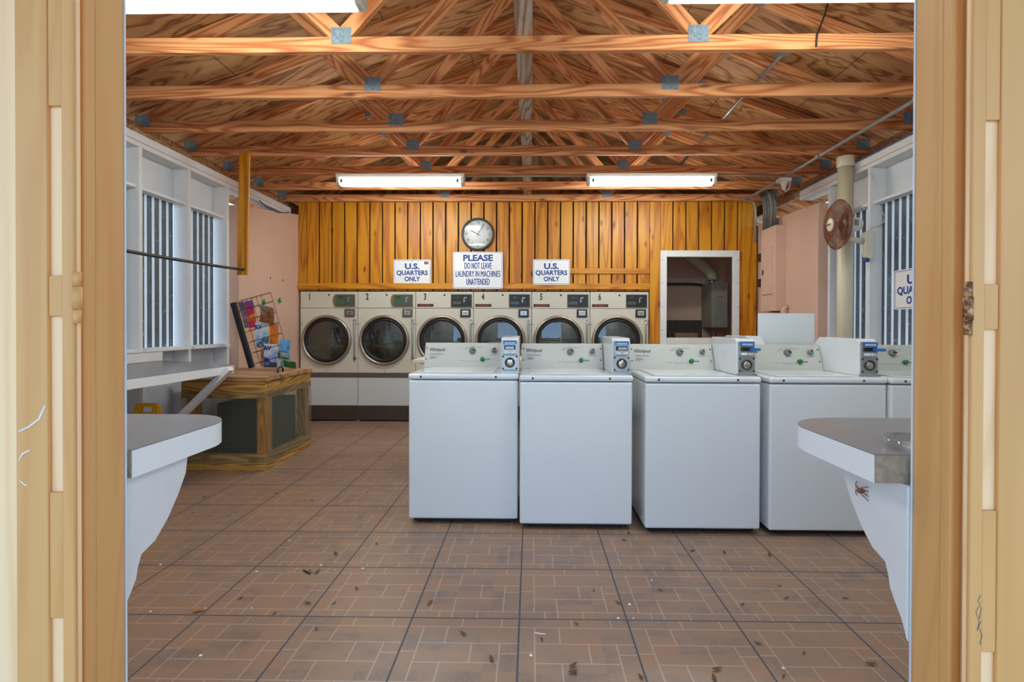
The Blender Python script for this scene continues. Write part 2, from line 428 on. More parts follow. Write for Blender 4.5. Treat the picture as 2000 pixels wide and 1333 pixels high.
# side walls
def side_wall(name, sgn, xin, studs, wn, label):
    xo = xin + sgn * .14
    lo, hi = min(xo, xo + sgn*.02), max(xo, xo + sgn*.02)
    w = MB().box(lo, hi, 1.30, MASON_Y - .001, 0, 1.03).box(lo, hi, 1.30, MASON_Y - .001, 2.36, 2.80)
    w = struct(w.obj(name, M['white_wall']), label, 'wall')
    a, b_ = min(xin, xo), max(xin, xo)
    for y in studs:
        MB().box(a, b_, y, y + .038, 0, 2.66).obj('wall_stud', M['white'], w, bevel=.003)
    MB().box(a, b_, 1.3, 6.7 if sgn < 0 else 5.9, 2.66, 2.70).box(a, b_, 1.3, 6.7 if sgn < 0 else 5.9, 2.703, 2.765).obj('top_plate', M['white'], w, bevel=.003)
    # window bays between the studs
    for i, (y0, y1) in enumerate(zip(studs, studs[1:])):
        y0 += .038
        sx0, sx1 = min(xin - sgn*.03, xo), max(xin - sgn*.03, xo)
        win = MB().box(sx0, sx1, y0 + .001, y1 - .001, 1.03, 1.06).box(min(xin + sgn*.02, xo), max(xin + sgn*.02, xo), y0 + .001, y1 - .001, 2.335, 2.36)
        win = struct(win.obj('window_%d' % wn, M['white'], bevel=.003), 'slatted unglazed opening between the white wall studs', 'window')
        wn += 1
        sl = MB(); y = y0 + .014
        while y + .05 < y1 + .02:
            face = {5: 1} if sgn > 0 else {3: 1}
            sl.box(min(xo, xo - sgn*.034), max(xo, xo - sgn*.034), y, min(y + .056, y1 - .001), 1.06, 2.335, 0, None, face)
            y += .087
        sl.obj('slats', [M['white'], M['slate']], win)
    return wn
LS = [1.66, 2.26, 2.87, 3.47, 4.085, 4.68, 5.28]
RS = [1.62, 2.23, 2.84, 3.46, 4.07, 4.68, 5.30]
wn = side_wall('wall_left', -1, XL, LS, 1, 'white timber framed side wall above the long folding counter')
side_wall('wall_right', 1, XR, RS, wn, 'white timber framed side wall that carries the fan')
# eave blocking above the plates
struct(MB().box(XL-.16, XL-.12, 1.2, 8.9, 2.765, 2.90).obj('trim_1', M['lid_wood']), 'raw wood eave board above the counter wall', 'trim')
struct(MB().box(XR+.12, XR+.16, 1.2, 8.9, 2.765, 2.90).obj('trim_2', M['lid_wood']), 'raw wood eave board above the fan wall', 'trim')

# pink masonry at the back corners, behind the boards and round the heater
ml = MB().prism([(MASON_Y, 0), (7.95, 0), (7.95, 2.78), (6.9, 2.72), (6.55, 2.66), (MASON_Y, 2.5)], 'x', -3.30, -3.04)
mlo = struct(ml.obj('wall_back_left', M['pink'], bevel=.006), 'pink plastered masonry beside dryer one', 'wall')
hm = MB()
for y_ in (6.05, 6.35): hm.lathe([(0, .002), (.012, .0015), (.013, 0)], 10, M=Matrix.Translation((-3.0395, y_, 1.80)) @ Matrix.Rotation(PI/2, 4, 'Y'))
hm.obj('screw_holes', M['black'], mlo)
mr = MB().prism([(MASON_Y, 0), (7.95, 0), (7.95, 2.6), (MASON_Y, 2.515)], 'x', 2.93, 3.20)
struct(mr.obj('wall_back_right', M['pink'], bevel=.006), 'pink plastered masonry behind the breaker panel', 'wall')
struct(MB().box(-3.3, 3.2, 7.95, 8.1, 0, 3.0).obj('wall_back', M['pink']), 'pink plastered rear wall behind the heater', 'wall')
struct(MB().prism([(-3.5, 3.0), (3.35, 3.0), (CX, 4.2)], 'y', 8.0, 8.05).obj('wall_gable', M['plywood']), 'plywood gable wall under the roof ridge', 'wall')

# amber board wall over the dryers and round the opening
bw = MB()
x = -3.035; zt = 2.86; GAPX = 1.532
pitch = .1655
k = 0
while x < GAPX - .02:
    w = .105 if k == 0 else .148
    x1 = min(x + w, GAPX - .004)
    bw.box(x, x1, YB - .004 + random.uniform(-.002, .002), YB + .018, 1.705, zt)
    x += pitch if k else .113; k += 1
x = GAPX + .14
ow0, ow1, oz0, oz1 = 1.665, 2.675, 1.02, 2.225      # outside of the window frame
while x < 2.70:
    bw.box(x, min(x + .15, 2.72), YB - .004, YB + .018, oz1 - .02, zt); x += .1655
bw.box(GAPX, GAPX + .135, YB - .008, YB + .018, 0, zt)
bw.box(2.722, 2.9, YB - .008, YB + .018, 0, zt)
bw.box(ow1 - .02, 2.72, YB - .004, YB + .018, 0, oz1 - .021)
bw.box(GAPX + .136, ow0 + .02, YB - .004, YB + .018, 0, oz1 - .021)
bw.box(ow0 + .02, ow1 - .02, YB - .004, YB + .018, 0, oz0 + .02)
# dark backing with the opening left free
bk = MB()
bk.box(-3.035, GAPX, YB + .05, YB + .06, 1.705, zt, 0).box(GAPX, 2.92, YB + .05, YB + .06, oz1, zt, 0)
wb = struct(bw.obj('wall_boards', M['board'], bevel=.003), 'amber stained vertical board wall above the dryers', 'wall')
bk.obj('backing', M['darkvoid'], wb)
MB().box(-3.035, GAPX - .003, YB - .03, YB - .006, 1.725, 1.80).obj('bottom_rail', M['board_h'], wb, bevel=.003)
MB().box(.50, GAPX - .003, YB - .022, YB - .005, 1.925, 1.995).obj('cross_rail', M['board_h'], wb, bevel=.003)
MB().box(-3.035, GAPX, YB + .0, YB + .04, 1.69, 1.72).obj('gap_shade_strip', M['darkvoid'], wb)  # dark strip, paints the shade in the gap over the dryers

# window frame to the heater closet
wf = MB()
t = .082; yf = YB - .03
wf.box(ow0, ow0 + t, yf, YB + .02, oz0, oz1).box(ow1 - t, ow1, yf, YB + .02, oz0, oz1)
wf.box(ow0 + t, ow1 - t, yf, YB + .02, oz1 - t, oz1).box(ow0 + t, ow1 - t, yf, YB + .02, oz0, oz0 + t)
wfo = struct(wf.obj('window_20', M['white'], bevel=.004), 'white framed interior window onto the water heater', 'window')
MB().box(ow0 + t - .01, ow1 - t + .01, YB - .004, YB, oz0 + t - .01, oz1 - t + .01).obj('pane', M['pane'], wfo)
sc_ = MB()
for px_ in (ow0 + .02, ow1 - .02):
    for z_ in (1.2, 1.5, 1.8, 2.1): sc_.lathe([(0, .004), (.006, .003), (.006, 0)], 8, M=Matrix.Translation((px_, yf, z_)) @ Matrix.Rotation(PI/2, 4, 'X'))
sc_.obj('screws', M['screw'], wfo)

# front wall, its jambs and the folded-back doors
OXL, OXR = -1.019, .936
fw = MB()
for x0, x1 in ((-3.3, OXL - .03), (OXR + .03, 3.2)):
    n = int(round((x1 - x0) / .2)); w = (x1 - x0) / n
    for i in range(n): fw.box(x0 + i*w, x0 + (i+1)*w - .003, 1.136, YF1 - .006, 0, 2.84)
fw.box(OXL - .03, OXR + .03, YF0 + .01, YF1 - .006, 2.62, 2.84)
fwo = struct(fw.obj('wall_front', M['cream'], bevel=.003), 'cream front wall either side of the doorway', 'wall')
il = MB()
for x0, x1 in ((-3.3, OXL + .001), (OXR - .001, 3.2)): il.box(x0, x1, YF1 - .005, YF1, 0, 2.84)
il.box(OXL, OXR, YF1 - .005, YF1, 2.60, 2.84)
il.obj('inner_lining', M['white_wall'], fwo, bevel=.002)
for k, (xx, s_) in enumerate(((OXL, -1), (OXR, 1))):
    j = MB()
    def bx(a, b_, y0, y1, z0=0, z1=2.6): j.box(min(xx + s_*a, xx + s_*b_), max(xx + s_*a, xx + s_*b_), y0, y1, z0, z1)
    bx(0, .03, 1.206, YF1 - .006); bx(-.004, .03, 1.172, 1.204); bx(.016, .03, YF0, 1.171)
    struct(j.obj('trim_%d' % (k + 3), M['tan'], bevel=.006, seg=3), ['tan painted doorway jamb beside the plain hinge', 'tan painted doorway jamb beside the rusty hinge'][k], 'trim')

def door(k, s_, hx, zb, zs, label, hinge_mat, hz):
    d = MB()
    y0, y1 = 1.112, 1.1345
    def X(a): return hx + s_ * a
    def bx(mb, a, b_, ya, yb, z0, z1, **kw): mb.box(min(X(a), X(b_)), max(X(a), X(b_)), ya, yb, z0, z1, **kw)
    bx(d, 0, .027, y0, y1 - .012, .02, 2.55)
    root = struct(d.obj('door_%d' % k, M['tan'], bevel=.004, seg=3), label, 'door')
    p = MB(); bx(p, .058, .128, y0, y1 - .012, .02, 2.55); p.obj('plank', M['tan'], root, bevel=.003)
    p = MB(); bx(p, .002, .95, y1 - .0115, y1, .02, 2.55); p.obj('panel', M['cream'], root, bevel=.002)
    for q in range(4):
        p = MB(); bx(p, .22 + q*.16, .29 + q*.16, y0, y1 - .012, .02, 2.55); p.obj('plank', M['tan'], root, bevel=.003)
    for z0, z1 in zs:
        p = MB(); bx(p, .0275, .0575, y0 + .003, y1 - .012, z0, z1); p.obj('rail', M['tan'], root, bevel=.002)
    h = MB()
    for i, (a, b_, r_) in enumerate(((0, .030, .0075), (.031, .079, .0095), (.080, .112, .0075))):
        h.lathe([(0, a), (r_, a), (r_, b_), (0, b_)], 14, M=Matrix.Translation((X(-.006), 1.115, hz)))
    h.obj('hinge', hinge_mat, root)
    return root
dl = door(1, -1, -.988, 0, [(1.724, 2.5), (1.2686, 1.3565), (.61, .885)], 'tan slatted door folded back, plain painted hinge', M['tan'], 1.253)
dr = door(2, 1, .926, 0, [(1.685, 2.5), (1.245, 1.34), (.562, .862)], 'tan slatted door folded back, rusty hinge', M['rust'], 1.233)
sc2 = MB()
random.seed(3)
def smear(mb, pts, r):
    mb.tube(pts, r, 6)
smear(sc2, [(-1.106, 1.1115, 1.018), (-1.085, 1.1115, 1.028), (-1.062, 1.1115, 1.045), (-1.048, 1.1115, 1.075)], .0022)
smear(sc2, [(-1.106, 1.1115, .955), (-1.098, 1.1115, .97), (-1.082, 1.1115, .978)], .002)
smear(sc2, [(-1.104, 1.1115, .912), (-1.096, 1.1115, .904), (-1.088, 1.1115, .901)], .0015)
sc2.obj('paint_scuff', M['scuff'], dl, (-.002, 0, 0))
pc = MB()
for dx_, z_ in ((.022, .60), (.016, .63), (.02, .655)):
    smear(pc, [(.926 + dx_, 1.1118, z_ - .02), (.926 + dx_ + .004, 1.1118, z_), (.926 + dx_ - .003, 1.1118, z_ + .018), (.926 + dx_ + .002, 1.1118, z_ + .03)], .0008)
pc.obj('pencil_scrawl', M['grey_ink'], dr)

# ------------------------------------------------------------------ roof trusses
TY = [2.42, 3.07, 3.68, 4.31, 4.92, 5.54, 6.15, 6.735, 7.36]
names = ['above the doorway lamps', 'first seen inside the doorway, in front of all others', 'second seen from the doorway', 'third seen from the doorway, with both ends on the walls',
         'fourth from the doorway, carrying the hanging amber board', 'fifth from the doorway, carrying the two far lamps', 'just behind the far lamps', 'resting over the amber board wall', 'hidden over the heater closet behind the boards']
def beam(name, p0, p1, wz, wy, mat, parent, y):
    """a board between two points of the truss plane, grain along its length"""
    a, b_ = Vector((p0[0], 0, p0[1])), Vector((p1[0], 0, p1[1])); d = b_ - a; ln = d.length
    mb = MB().box(0, ln, -wy/2, wy/2, -wz/2, wz/2)
    return mb.obj(name, mat, parent, (a.x, y, a.z), (0, -math.atan2(d.z, d.x), 0), bevel=.002, seg=1)
def make_truss():
    t = thing('roof_truss', None, 'roof truss', (CX, 0, ZB))
    H = lambda dx: ztop(dx) - ZB
    beam('bottom_chord', (-3.2, .0445), (3.2, .0445), .089, .038, M['truss'], t, 0)
    for s_ in (-1, 1):
        a = (s_*3.7, H(3.7)) ; b_ = (0, H(0))
        beam('top_chord', a if s_ < 0 else b_, b_ if s_ < 0 else a, .088, .0378, M['truss'], t, .001*s_)
        beam('web', (s_*1.03, .10), (s_*.03, H(0) - .08), .085, .036, M['truss'], t, .002*s_)
        beam('web', (s_*1.06, .10), (s_*1.62, H(1.62) - .05), .085, .036, M['truss'], t, .003*s_)
        MB().box(-.058, .058, -.0225, -.0198, -.048, .05).box(-.058, .058, .0198, .0225, -.048, .05).obj('gusset_plate', M['plate'], t, (s_*1.04, 0, .092))
        MB().box(-.062, .062, -.0225, -.0198, -.05, .055).obj('gusset_plate', M['plate'], t, (s_*3.15, 0, .085))
        MB().box(-.055, .055, -.0225, -.0198, -.03, .03).obj('gusset_plate', M['plate'], t, (s_*1.64, 0, H(1.64) - .02), (0, s_*math.atan(PITCH), 0))
    MB().box(-.09, .09, -.0225, -.0198, -.07, .06).obj('gusset_plate', M['plate'], t, (0, 0, H(0) - .03))
    return t
tr0 = make_truss()
for i, y in enumerate(TY):
    t_ = tr0 if i == 0 else dup(tr0)
    t_.location.y = y
    tag(t_, 'pine roof truss ' + names[i], 'roof truss', 'roof trusses')
tag(MB().box(-.05, .05, 2.3, 7.2, 0, .036).obj('ridge_brace', M['truss_grey'], None, (CX + .03, 0, ZB + .09)), 'whitewashed board laid along the middle of the truss bottom chords', 'brace')
tag(MB().box(0, .62, -.045, .045, -.018, .018).obj('diagonal_brace', M['truss_grey'], None, (.98, 3.98, 2.965), (0, R(-45), 0)), 'pale diagonal brace board among the truss webs beside the conduit', 'brace')

# ------------------------------------------------------------------ lamps
def make_lamp():
    t = thing('fluorescent_lamp', None, 'lamp')
    MB().box(-.68, .68, -.06, .06, -.045, 0).obj('housing', M['fan_white'], t, bevel=.008)
    pr = [(-.062, -.046), (.062, -.046), (.066, -.062), (.055, -.10), (.03, -.118), (-.03, -.118), (-.055, -.10), (-.066, -.062)]
    MB().prism(pr, 'x', -.635, .635).obj('diffuser', M['diffuser'], t, bevel=.006)
    for s_ in (-1, 1):
        a, b_ = sorted((s_*.6355, s_*.675))
        MB().prism(pr, 'x', a, b_).obj('end_cap', M['fan_white'], t, bevel=.01)
        MB().box(min(s_*.60, s_*.625), max(s_*.60, s_*.625), -.069, -.066, -.10, -.06).obj('clip', M['green'], t)
    return t
lm = make_lamp()
lamp_spots = [(-1.385, 5.54, 'lit fluorescent tube lamp under the far truss, on the magazine rack side'), (1.26, 5.54, 'lit fluorescent tube lamp under the far truss, on the wall fan side'),
              (-1.46, 2.44, 'lit fluorescent tube lamp close to the doorway, on the folding counter side'), (1.27, 2.395, 'lit fluorescent tube lamp close to the doorway, on the fan side')]
for i, (x_, y_, lb) in enumerate(lamp_spots):
    o = lm if i == 0 else dup(lm)
    o.location = (x_, y_, ZB); tag(o, lb, 'lamp', 'ceiling lamps')

# ------------------------------------------------------------------ conduits, pipe, cables
tag(MB().tube([(-.70, 5.52, ZB-.022), (.575, 5.52, ZB-.022)], .011).obj('conduit', M['galv']), 'grey conduit running between the two far lamps', 'conduit')
tag(MB().tube([(1.945, 5.52, ZB-.022), (2.62, 5.52, ZB-.022)], .011).obj('conduit', M['galv']), 'short grey conduit from the far lamp to the socket box', 'conduit')
co = MB().tube([(2.68, 2.2, ZB-.016), (2.68, 6.45, ZB-.016), (2.66, 6.52, ZB-.016)], .015)
for y in (3.68, 4.92): co.box(2.655, 2.705, y-.02, y+.02, ZB-.034, ZB-.0005)
tag(co.obj('conduit', M['galv']), 'long grey conduit under the trusses along the fan wall', 'conduit')
tag(MB().tube([(1.9, 4.0, 3.315), (1.9, 6.9, 3.315)], .014).box(1.86, 1.95, 3.86, 4.02, 3.305, 3.33).obj('conduit', M['galv']), 'grey conduit high on the roof slope with a steel plate end', 'conduit')
so = thing('lamp_socket', 'white lamp socket box with a cord hanging from the conduit', 'socket', (2.68, 5.60, ZB-.032))
MB().box(-.06, .06, -.05, .05, -.035, 0).obj('box', M['fan_white'], so, bevel=.004)
MB().lathe([(0,-.12),(.018,-.115),(.022,-.09),(.03,-.06),(.05,-.036),(0,-.035)], 16).obj('socket', M['fan_white'], so)
MB().tube([(0,0,-.11), (.02,0,-.14), (.05,0,-.12), (.065,0,-.06), (.07,0,.0)], .005).obj('cord', M['fan_white'], so)
pp = MB().tube([(2.93, 4.93, .0), (2.93, 4.93, 2.84)], .066, 24).lathe([(.072,0),(.075,.01),(.075,.09),(.072,.1)], 24, M=Matrix.Translation((2.93, 4.93, 2.735)))
tag(pp.obj('drain_pipe', M['pvc']), 'fat cream plastic drain pipe standing behind the wall fan', 'pipe')
tag(MB().tube([(XR-.005, 1.4, 2.77), (XR-.006, 3.3, 2.774), (XR-.006, 5.6, 2.772), (XR-.004, 5.95, 2.76)], .006, 6).obj('cable', M['blue_cable']), 'blue cable along the top plate of the fan wall', 'cable')
tag(MB().tube([(1.72, 3.03, 3.2), (1.68, 3.035, 3.04), (1.64, 3.04, 2.93), (1.635, 3.04, 2.86)], .005, 6).obj('cable', M['black']), 'short black cable hanging over the nearest truss', 'cable')
tag(MB().tube([(-3.09, 5.9, 2.67), (-3.06, 6.0, 2.62), (-3.03, 6.2, 2.6), (-3.03, 6.4, 2.64), (-3.05, 6.55, 2.68)], .006, 6).obj('cable', M['blue_cable']), 'loose cable looping under the white plate by the pink masonry', 'cable')
tag(MB().tube([(2.99, 4.655, 2.60), (3.02, 4.655, 2.48), (3.06, 4.655, 2.32), (3.11, 4.655, 2.22), (3.10, 4.655, 2.17), (3.05, 4.655, 2.14), (3.0, 4.66, 2.13), (2.985, 4.665, 2.10)], .004, 6).obj('fan_cord', M['fan_white']), 'thin white cord looping down the stud to the fan', 'cord')

# breaker panel with conduits above
bp = thing('breaker_panel', 'pink painted electrical breaker panel on the masonry corner', 'breaker panel', (2.87, 6.25, 1.93))
MB().box(-.059, .06, -.19, .19, -.50, .49).obj('box', M['pink'], bp, bevel=.004)
MB().box(-.072, -.0595, -.11, .13, -.30, .26).obj('door', M['pink'], bp, bevel=.003)
MB().box(-.078, -.0725, .09, .115, -.06, .0).obj('latch', M['black'], bp)
for i, (dx_, dy_, r_, m_) in enumerate(((-.03,-.12,.014,'dark_pipe'),(-.03,-.06,.016,'dark_pipe'),(0,.0,.034,'galv'),(-.02,.06,.018,'dark_pipe'),(-.03,.11,.016,'dark_pipe'),(-.03,.16,.018,'dark_pipe'))):
    x_, y_ = 2.865 + dx_, 6.25 + dy_
    tag(MB().tube([(x_, y_, 2.42), (x_, y_, 2.70), (x_ - .01, y_ + .02, 2.80), (x_ - .03, y_ + .05, 2.88)], r_, 12).obj('riser_conduit', M[m_]),
        ['thin dark conduit above the breaker panel, nearest the doorway', 'dark conduit second from the doorway above the breaker panel', 'fat grey conduit rising from the breaker panel', 'dark conduit just behind the fat one above the breaker panel', 'dark conduit second from the boards above the breaker panel', 'dark conduit nearest the amber boards above the breaker panel'][i], 'conduit', 'conduits above the breaker panel')
tag(MB().tube([(2.62, 6.56, ZB-.02), (2.72, 6.6, ZB-.02), (2.79, 6.6, 2.80), (2.81, 6.60, 2.70), (2.81, 6.60, 2.3)], .014).obj('conduit', M['galv']), 'bent grey conduit at the corner of amber boards and pink masonry', 'conduit')
tag(MB().tube([(2.87, 6.0, 1.0), (2.87, 6.0, 1.42), (2.885, 6.0, 1.455), (2.925, 6.0, 1.475)], .022, 12).lathe([(.027,0),(.027,.05)], 12, M=Matrix.Translation((2.87, 6.0, 1.38))).obj('pipe', M['pink']), 'pink painted pipe with elbow below the breaker panel', 'pipe')
tag(MB().box(2.80, 2.928, 6.12, 6.42, 1.10, 1.41).obj('junction_box', M['pink'], bevel=.004), 'pink painted junction box below the breaker panel', 'junction box')
for z_, lb in ((2.12, 'upper black switch box in the corner next to the amber boards'), (1.80, 'lower black switch box in the corner next to the amber boards')):
    tag(MB().box(2.885, 2.929, 6.62, 6.70, z_ - .05, z_ + .05).obj('switch_box', M['black'], bevel=.003), lb, 'switch box', 'corner switch boxes')

# ------------------------------------------------------------------ heater closet
hx, hy = 2.69, 7.62
h = thing('water_heater', 'grey tankless water heater box on the closet wall', 'water heater', (hx, hy, 1.23))
MB().box(-.115, .115, -.13, .325, 0, .65).obj('cabinet', M['heater'], h, bevel=.008)
MB().box(-.105, .105, -.137, -.131, .02, .63).obj('front_cover', M['heater'], h, bevel=.003)
lb_ = MB()
for i in range(12): lb_.box(-.05, -.05 + .1*random.uniform(.6, 1), -.1385, -.1375, .12 + i*.025, .128 + i*.025)
lb_.obj('label_print', M['grey_ink'], h)
MB().box(-.04, .04, -.1385, -.1375, .44, .455).obj('label_print', M['red_ink'], h)
MB().tube([(-.04, .08, .65), (-.04, .08, .70)], .05, 20).obj('flue_collar', M['steel'], h)
MB().tube([(.07, -.08, -.02), (.07, -.08, -.3)], .014).obj('water_pipe', M['copper'], h)
MB().tube([(-.07, -.08, -.02), (-.07, -.08, -.3)], .014).obj('water_pipe', M['copper'], h)
MB().lathe([(0,-.03),(.02,-.03),(.02,.03),(0,.03)], 12, M=Matrix.Translation((.07,-.08,-.12))).box(.06,.10,-.12,-.09,-.14,-.10).obj('valve', M['brass'], h)
MB().lathe([(0,-.03),(.02,-.03),(.02,.03),(0,.03)], 12, M=Matrix.Translation((-.07,-.08,-.16))).box(-.08,-.04,-.12,-.09,-.17,-.14).obj('valve', M['red'], h)
tag(MB().tube([(hx - .04, hy + .08, 1.931), (hx - .04, hy + .08, 1.99), (hx - .09, hy + .08, 2.06), (hx - .45, hy + .08, 2.36), (hx - .9, hy + .08, 2.74)], .07, 20).obj('flue_pipe', M['pvc']), 'white slanting flue pipe above the water heater', 'flue pipe')
tag(MB().tube([(1.7, 7.9, 1.885), (2.4, 7.9, 1.885), (2.57, 7.9, 1.87)], .02).obj('water_line', M['wire']), 'dark pipe across the closet wall behind the glass', 'pipe')
tag(MB().box(1.60, 2.38, 7.30, 7.94, 0, 1.335).obj('cabinet', M['darkvoid'], bevel=.01), 'dark low cabinet at the bottom of the heater closet', 'cabinet')
tag(MB().box(-.15, .15, -.1, .1, 0, .16).obj('cardboard_box', M['cardboard'], None, (2.07, 7.08, 1.0), bevel=.004), 'brown cardboard box on the closet shelf under the heater', 'box')
struct(MB().box(1.56, 2.93, 6.84, 7.29, .96, 1.0).obj('trim_5', M['darkvoid']), 'dark shelf inside the heater closet', 'shelf')
tag(MB().lathe([(0,0),(.05,0),(.055,.01),(.055,.10),(.03,.13),(.02,.15),(0,.15)], 18).obj('bottle', M['red'], None, (2.52, 7.02, 1.0)), 'red bottle on the closet shelf behind the glass', 'bottle')
tag(MB().lathe([(0,0),(.05,0),(.05,.12),(.02,.15),(.02,.17),(0,.17)], 18).obj('bottle', M['black'], None, (1.86, 7.04, 1.0)), 'black bottle on the closet shelf behind the glass', 'bottle')

# ------------------------------------------------------------------ dryers
DW = .7545; DX0 = -3.005
def make_dryer(kind):
    """front plane at y = 0, left bottom corner at the origin"""
    t = thing('tumble_dryer', None, 'dryer')
    w = DW - .006
    b = MB()     # cabinet sides, top, back
    b.box(0, .012, .012, .78, .0, 1.69).box(w - .012, w, .012, .78, 0, 1.69).box(.012, w - .012, .012, .78, 1.678, 1.69).box(.012, w - .012, .76, .78, 0, 1.678)
    b.obj('cabinet', M['dryer'], t)
    MB().box(0, w, 0, .012, 1.478, 1.69).obj('control_panel', M['dryer'], t, bevel=.003)
    # door panel with a round hole
    cx, cz, r = .345, 1.058, .262
    n = 48; bm = MB(); x0, x1, z0, z1 = 0, w, .634, 1.474
    inn = []; out = []
    for i in range(n):
        a = 2*PI*i/n; c_, s_ = math.cos(a), math.sin(a)
        inn.append((cx + r*c_, cz + r*s_))
        k_ = min(((x1 - cx)/c_ if c_ > 1e-9 else 1e9), ((x0 - cx)/c_ if c_ < -1e-9 else 1e9), ((z1 - cz)/s_ if s_ > 1e-9 else 1e9), ((z0 - cz)/s_ if s_ < -1e-9 else 1e9))
        out.append((cx + k_*c_, cz + k_*s_))
    vi = [bm.bm.verts.new((p[0], 0, p[1])) for p in inn]; vo = [bm.bm.verts.new((p[0], 0, p[1])) for p in out]
    vb = [bm.bm.verts.new((p[0], .02, p[1])) for p in inn]
    fs = []
    corners = {}
    for i in range(n):
        j = (i + 1) % n
        q = [vi[i], vo[i]]
        p, p2 = out[i], out[j]
        if abs(p[0] - p2[0]) > 1e-6 and abs(p[1] - p2[1]) > 1e-6:
            c = (x1 if max(p[0], p2[0]) > cx else x0, z1 if max(p[1], p2[1]) > cz else z0)
            q.append(bm.bm.verts.new((c[0], 0, c[1])))
        q += [vo[j], vi[j]]
        fs.append(bm.bm.faces.new(q)); fs.append(bm.bm.faces.new((vi[i], vi[j], vb[j], vb[i])))
    bm._fin(fs)
    for f in fs:
        if f.normal.y > 0: f.normal_flip()
    bm.obj('front_panel', M['dryer'], t)
    T = Matrix.Translation((cx, 0, cz)) @ Matrix.Rotation(PI/2, 4, 'X')      # local z points out of the front
    ring = MB().lathe([(.328, 0), (.328, .02), (.320, .034), (.308, .039), (.296, .034), (.288, .020), (.286, .006), (.286, -.01)], 64, M=T)
    dr_ = ring.obj('door', M['bronze'], t)
    MB().lathe([(.2855, .008), (.2855, .018), (.268, .021), (.252, .018), (.250, .008)], 64, M=T, closed=True).obj('gasket', M['black'], dr_)
    MB().lathe([(0, .026), (.12, .022), (.2, .015), (.2495, .009)], 48, M=T).obj('glass', M['door_glass'], dr_)
    dm = MB().lathe([(.262, -.022), (.31, -.05), (.31, -.60), (.05, -.60), (0, -.60)], 48, M=T)
    for a in (90, 210, 330):
        Mv = T @ Matrix.Rotation(R(a), 4, 'Z')
        dm.prism([(.31, -.02), (.24, 0), (.31, .02)], 'z', -.58, -.08, M=Mv)
    hl = MB()
    dm.obj('drum', M['drum'], t)
    # perforations of the drum's back
    for rr, nn in ((.08, 8), (.15, 12), (.22, 18)):
        for k in range(nn):
            a = 2*PI*k/nn
            hl.lathe([(0, .0015), (.006, .001), (.006, 0)], 8, M=T @ Matrix.Translation((rr*math.cos(a), rr*math.sin(a), -.598)))
    hl.obj('perforations', M['black'], t)
    MB().tube([(w - .035, -.012, .80), (w - .035, -.018, .86), (w - .035, -.018, 1.27), (w - .035, -.012, 1.33)], .011, 10).box(w-.05, w-.02, -.02, -.001, 1.28, 1.33).box(w-.05, w-.02, -.02, -.001, .80, .85).obj('hinge_bar', M['steel'], t)
    MB().box(.0, w, -.004, .012, .572, .630).obj('trim_band', M['dryer_band'], t, bevel=.002)
    MB().box(.0, w, 0, .012, .205, .570).obj('lower_panel', M['dryer_low'], t, bevel=.003)
    MB().box(.0, w, .004, .016, .015, .202).obj('kick_plate', M['kick'], t, bevel=.003)
    ct = MB().box(w - .168, w - .035, -.016, -.001, 1.362, 1.466).obj('coin_vault', M['dryer_band'] if kind == 'old' else M['black'], t, bevel=.004)
    MB().box(w - .145, w - .058, -.021, -.0165, 1.384, 1.444).obj('vault_door', M['steel'], ct, bevel=.002)
    MB().lathe([(0, .005), (.007, .004), (.007, 0)], 10, M=Matrix.Translation((w - .10, -.021, 1.414)) @ Matrix.Rotation(PI/2, 4, 'X')).obj('lock', M['black'], ct)
    if kind == 'old':
        pts = [(w - .03, 1.495), (w - .03, 1.655), (w - .28, 1.655)] + [(w - .28 - .038*math.sin(R(a)), 1.575 + .08*math.cos(R(a))) for a in range(15, 180, 15)] + [(w - .28, 1.495)]
        cp = MB().prism(pts, 'y', -.014, -.001).obj('keypad', M['olive'], t, bevel=.003)
        MB().box(w - .275, w - .04, -.016, -.0145, 1.503, 1.648).obj('keypad_face', M['teal'], cp)
    else:
        cp = MB().box(w - .29, w - .02, -.014, -.001, 1.492, 1.658).obj('keypad', M['charcoal'], t, bevel=.004)
        MB().box(w - .275, w - .035, -.016, -.0145, 1.503, 1.648).obj('keypad_face', M['black'], cp)
        MB().box(.02, .23, -.003, -.0005, 1.496, 1.532).obj('brand_strip', M['red_strip'], t)
        text('brand_text', 'Speed Queen', .030, M['red_ink'], t, (.125, -.0035, 1.514), sx=.85, bold=.0004)
    MB().box(w - .24, w - .19, -.0175, -.0165, 1.605, 1.630).obj('readout', M['lcd'], cp)
    kp = MB()
    for i in range(2):
        for j in range(4): kp.box(w - .262 + j*.026, w - .244 + j*.026, -.018, -.0165, 1.53 + i*.02, 1.542 + i*.02)
    kp.obj('keys', M['green'] if kind == 'old' else M['grey_ink'], cp)
    MB().box(w - .12, w - .085, -.0185, -.0165, 1.605, 1.618).box(w - .125, w - .115, -.0185, -.0165, 1.55, 1.60).box(w - .12, w - .10, -.0185, -.0165, 1.57, 1.577).obj('coin_slot', M['steel'], cp)
    MB().lathe([(0, .006), (.011, .005), (.012, 0)], 14, M=Matrix.Translation((w*.5, 0, 1.648)) @ Matrix.Rotation(PI/2, 4, 'X')).obj('panel_lock', M['black'], t)
    sw = MB()
    for px_, pz_ in ((.012, 1.27), (w - .012, 1.27), (.012, .82), (w - .012, .82), (.345, .655)):
        sw.lathe([(0, .004), (.006, .003), (.006, 0)], 8, M=Matrix.Translation((px_, 0, pz_)) @ Matrix.Rotation(PI/2, 4, 'X'))
    sw.obj('screws', M['black'], t)
    return t
dr_old = make_dryer('old'); dr_new = make_dryer('new')
first = {'old': True, 'new': True}
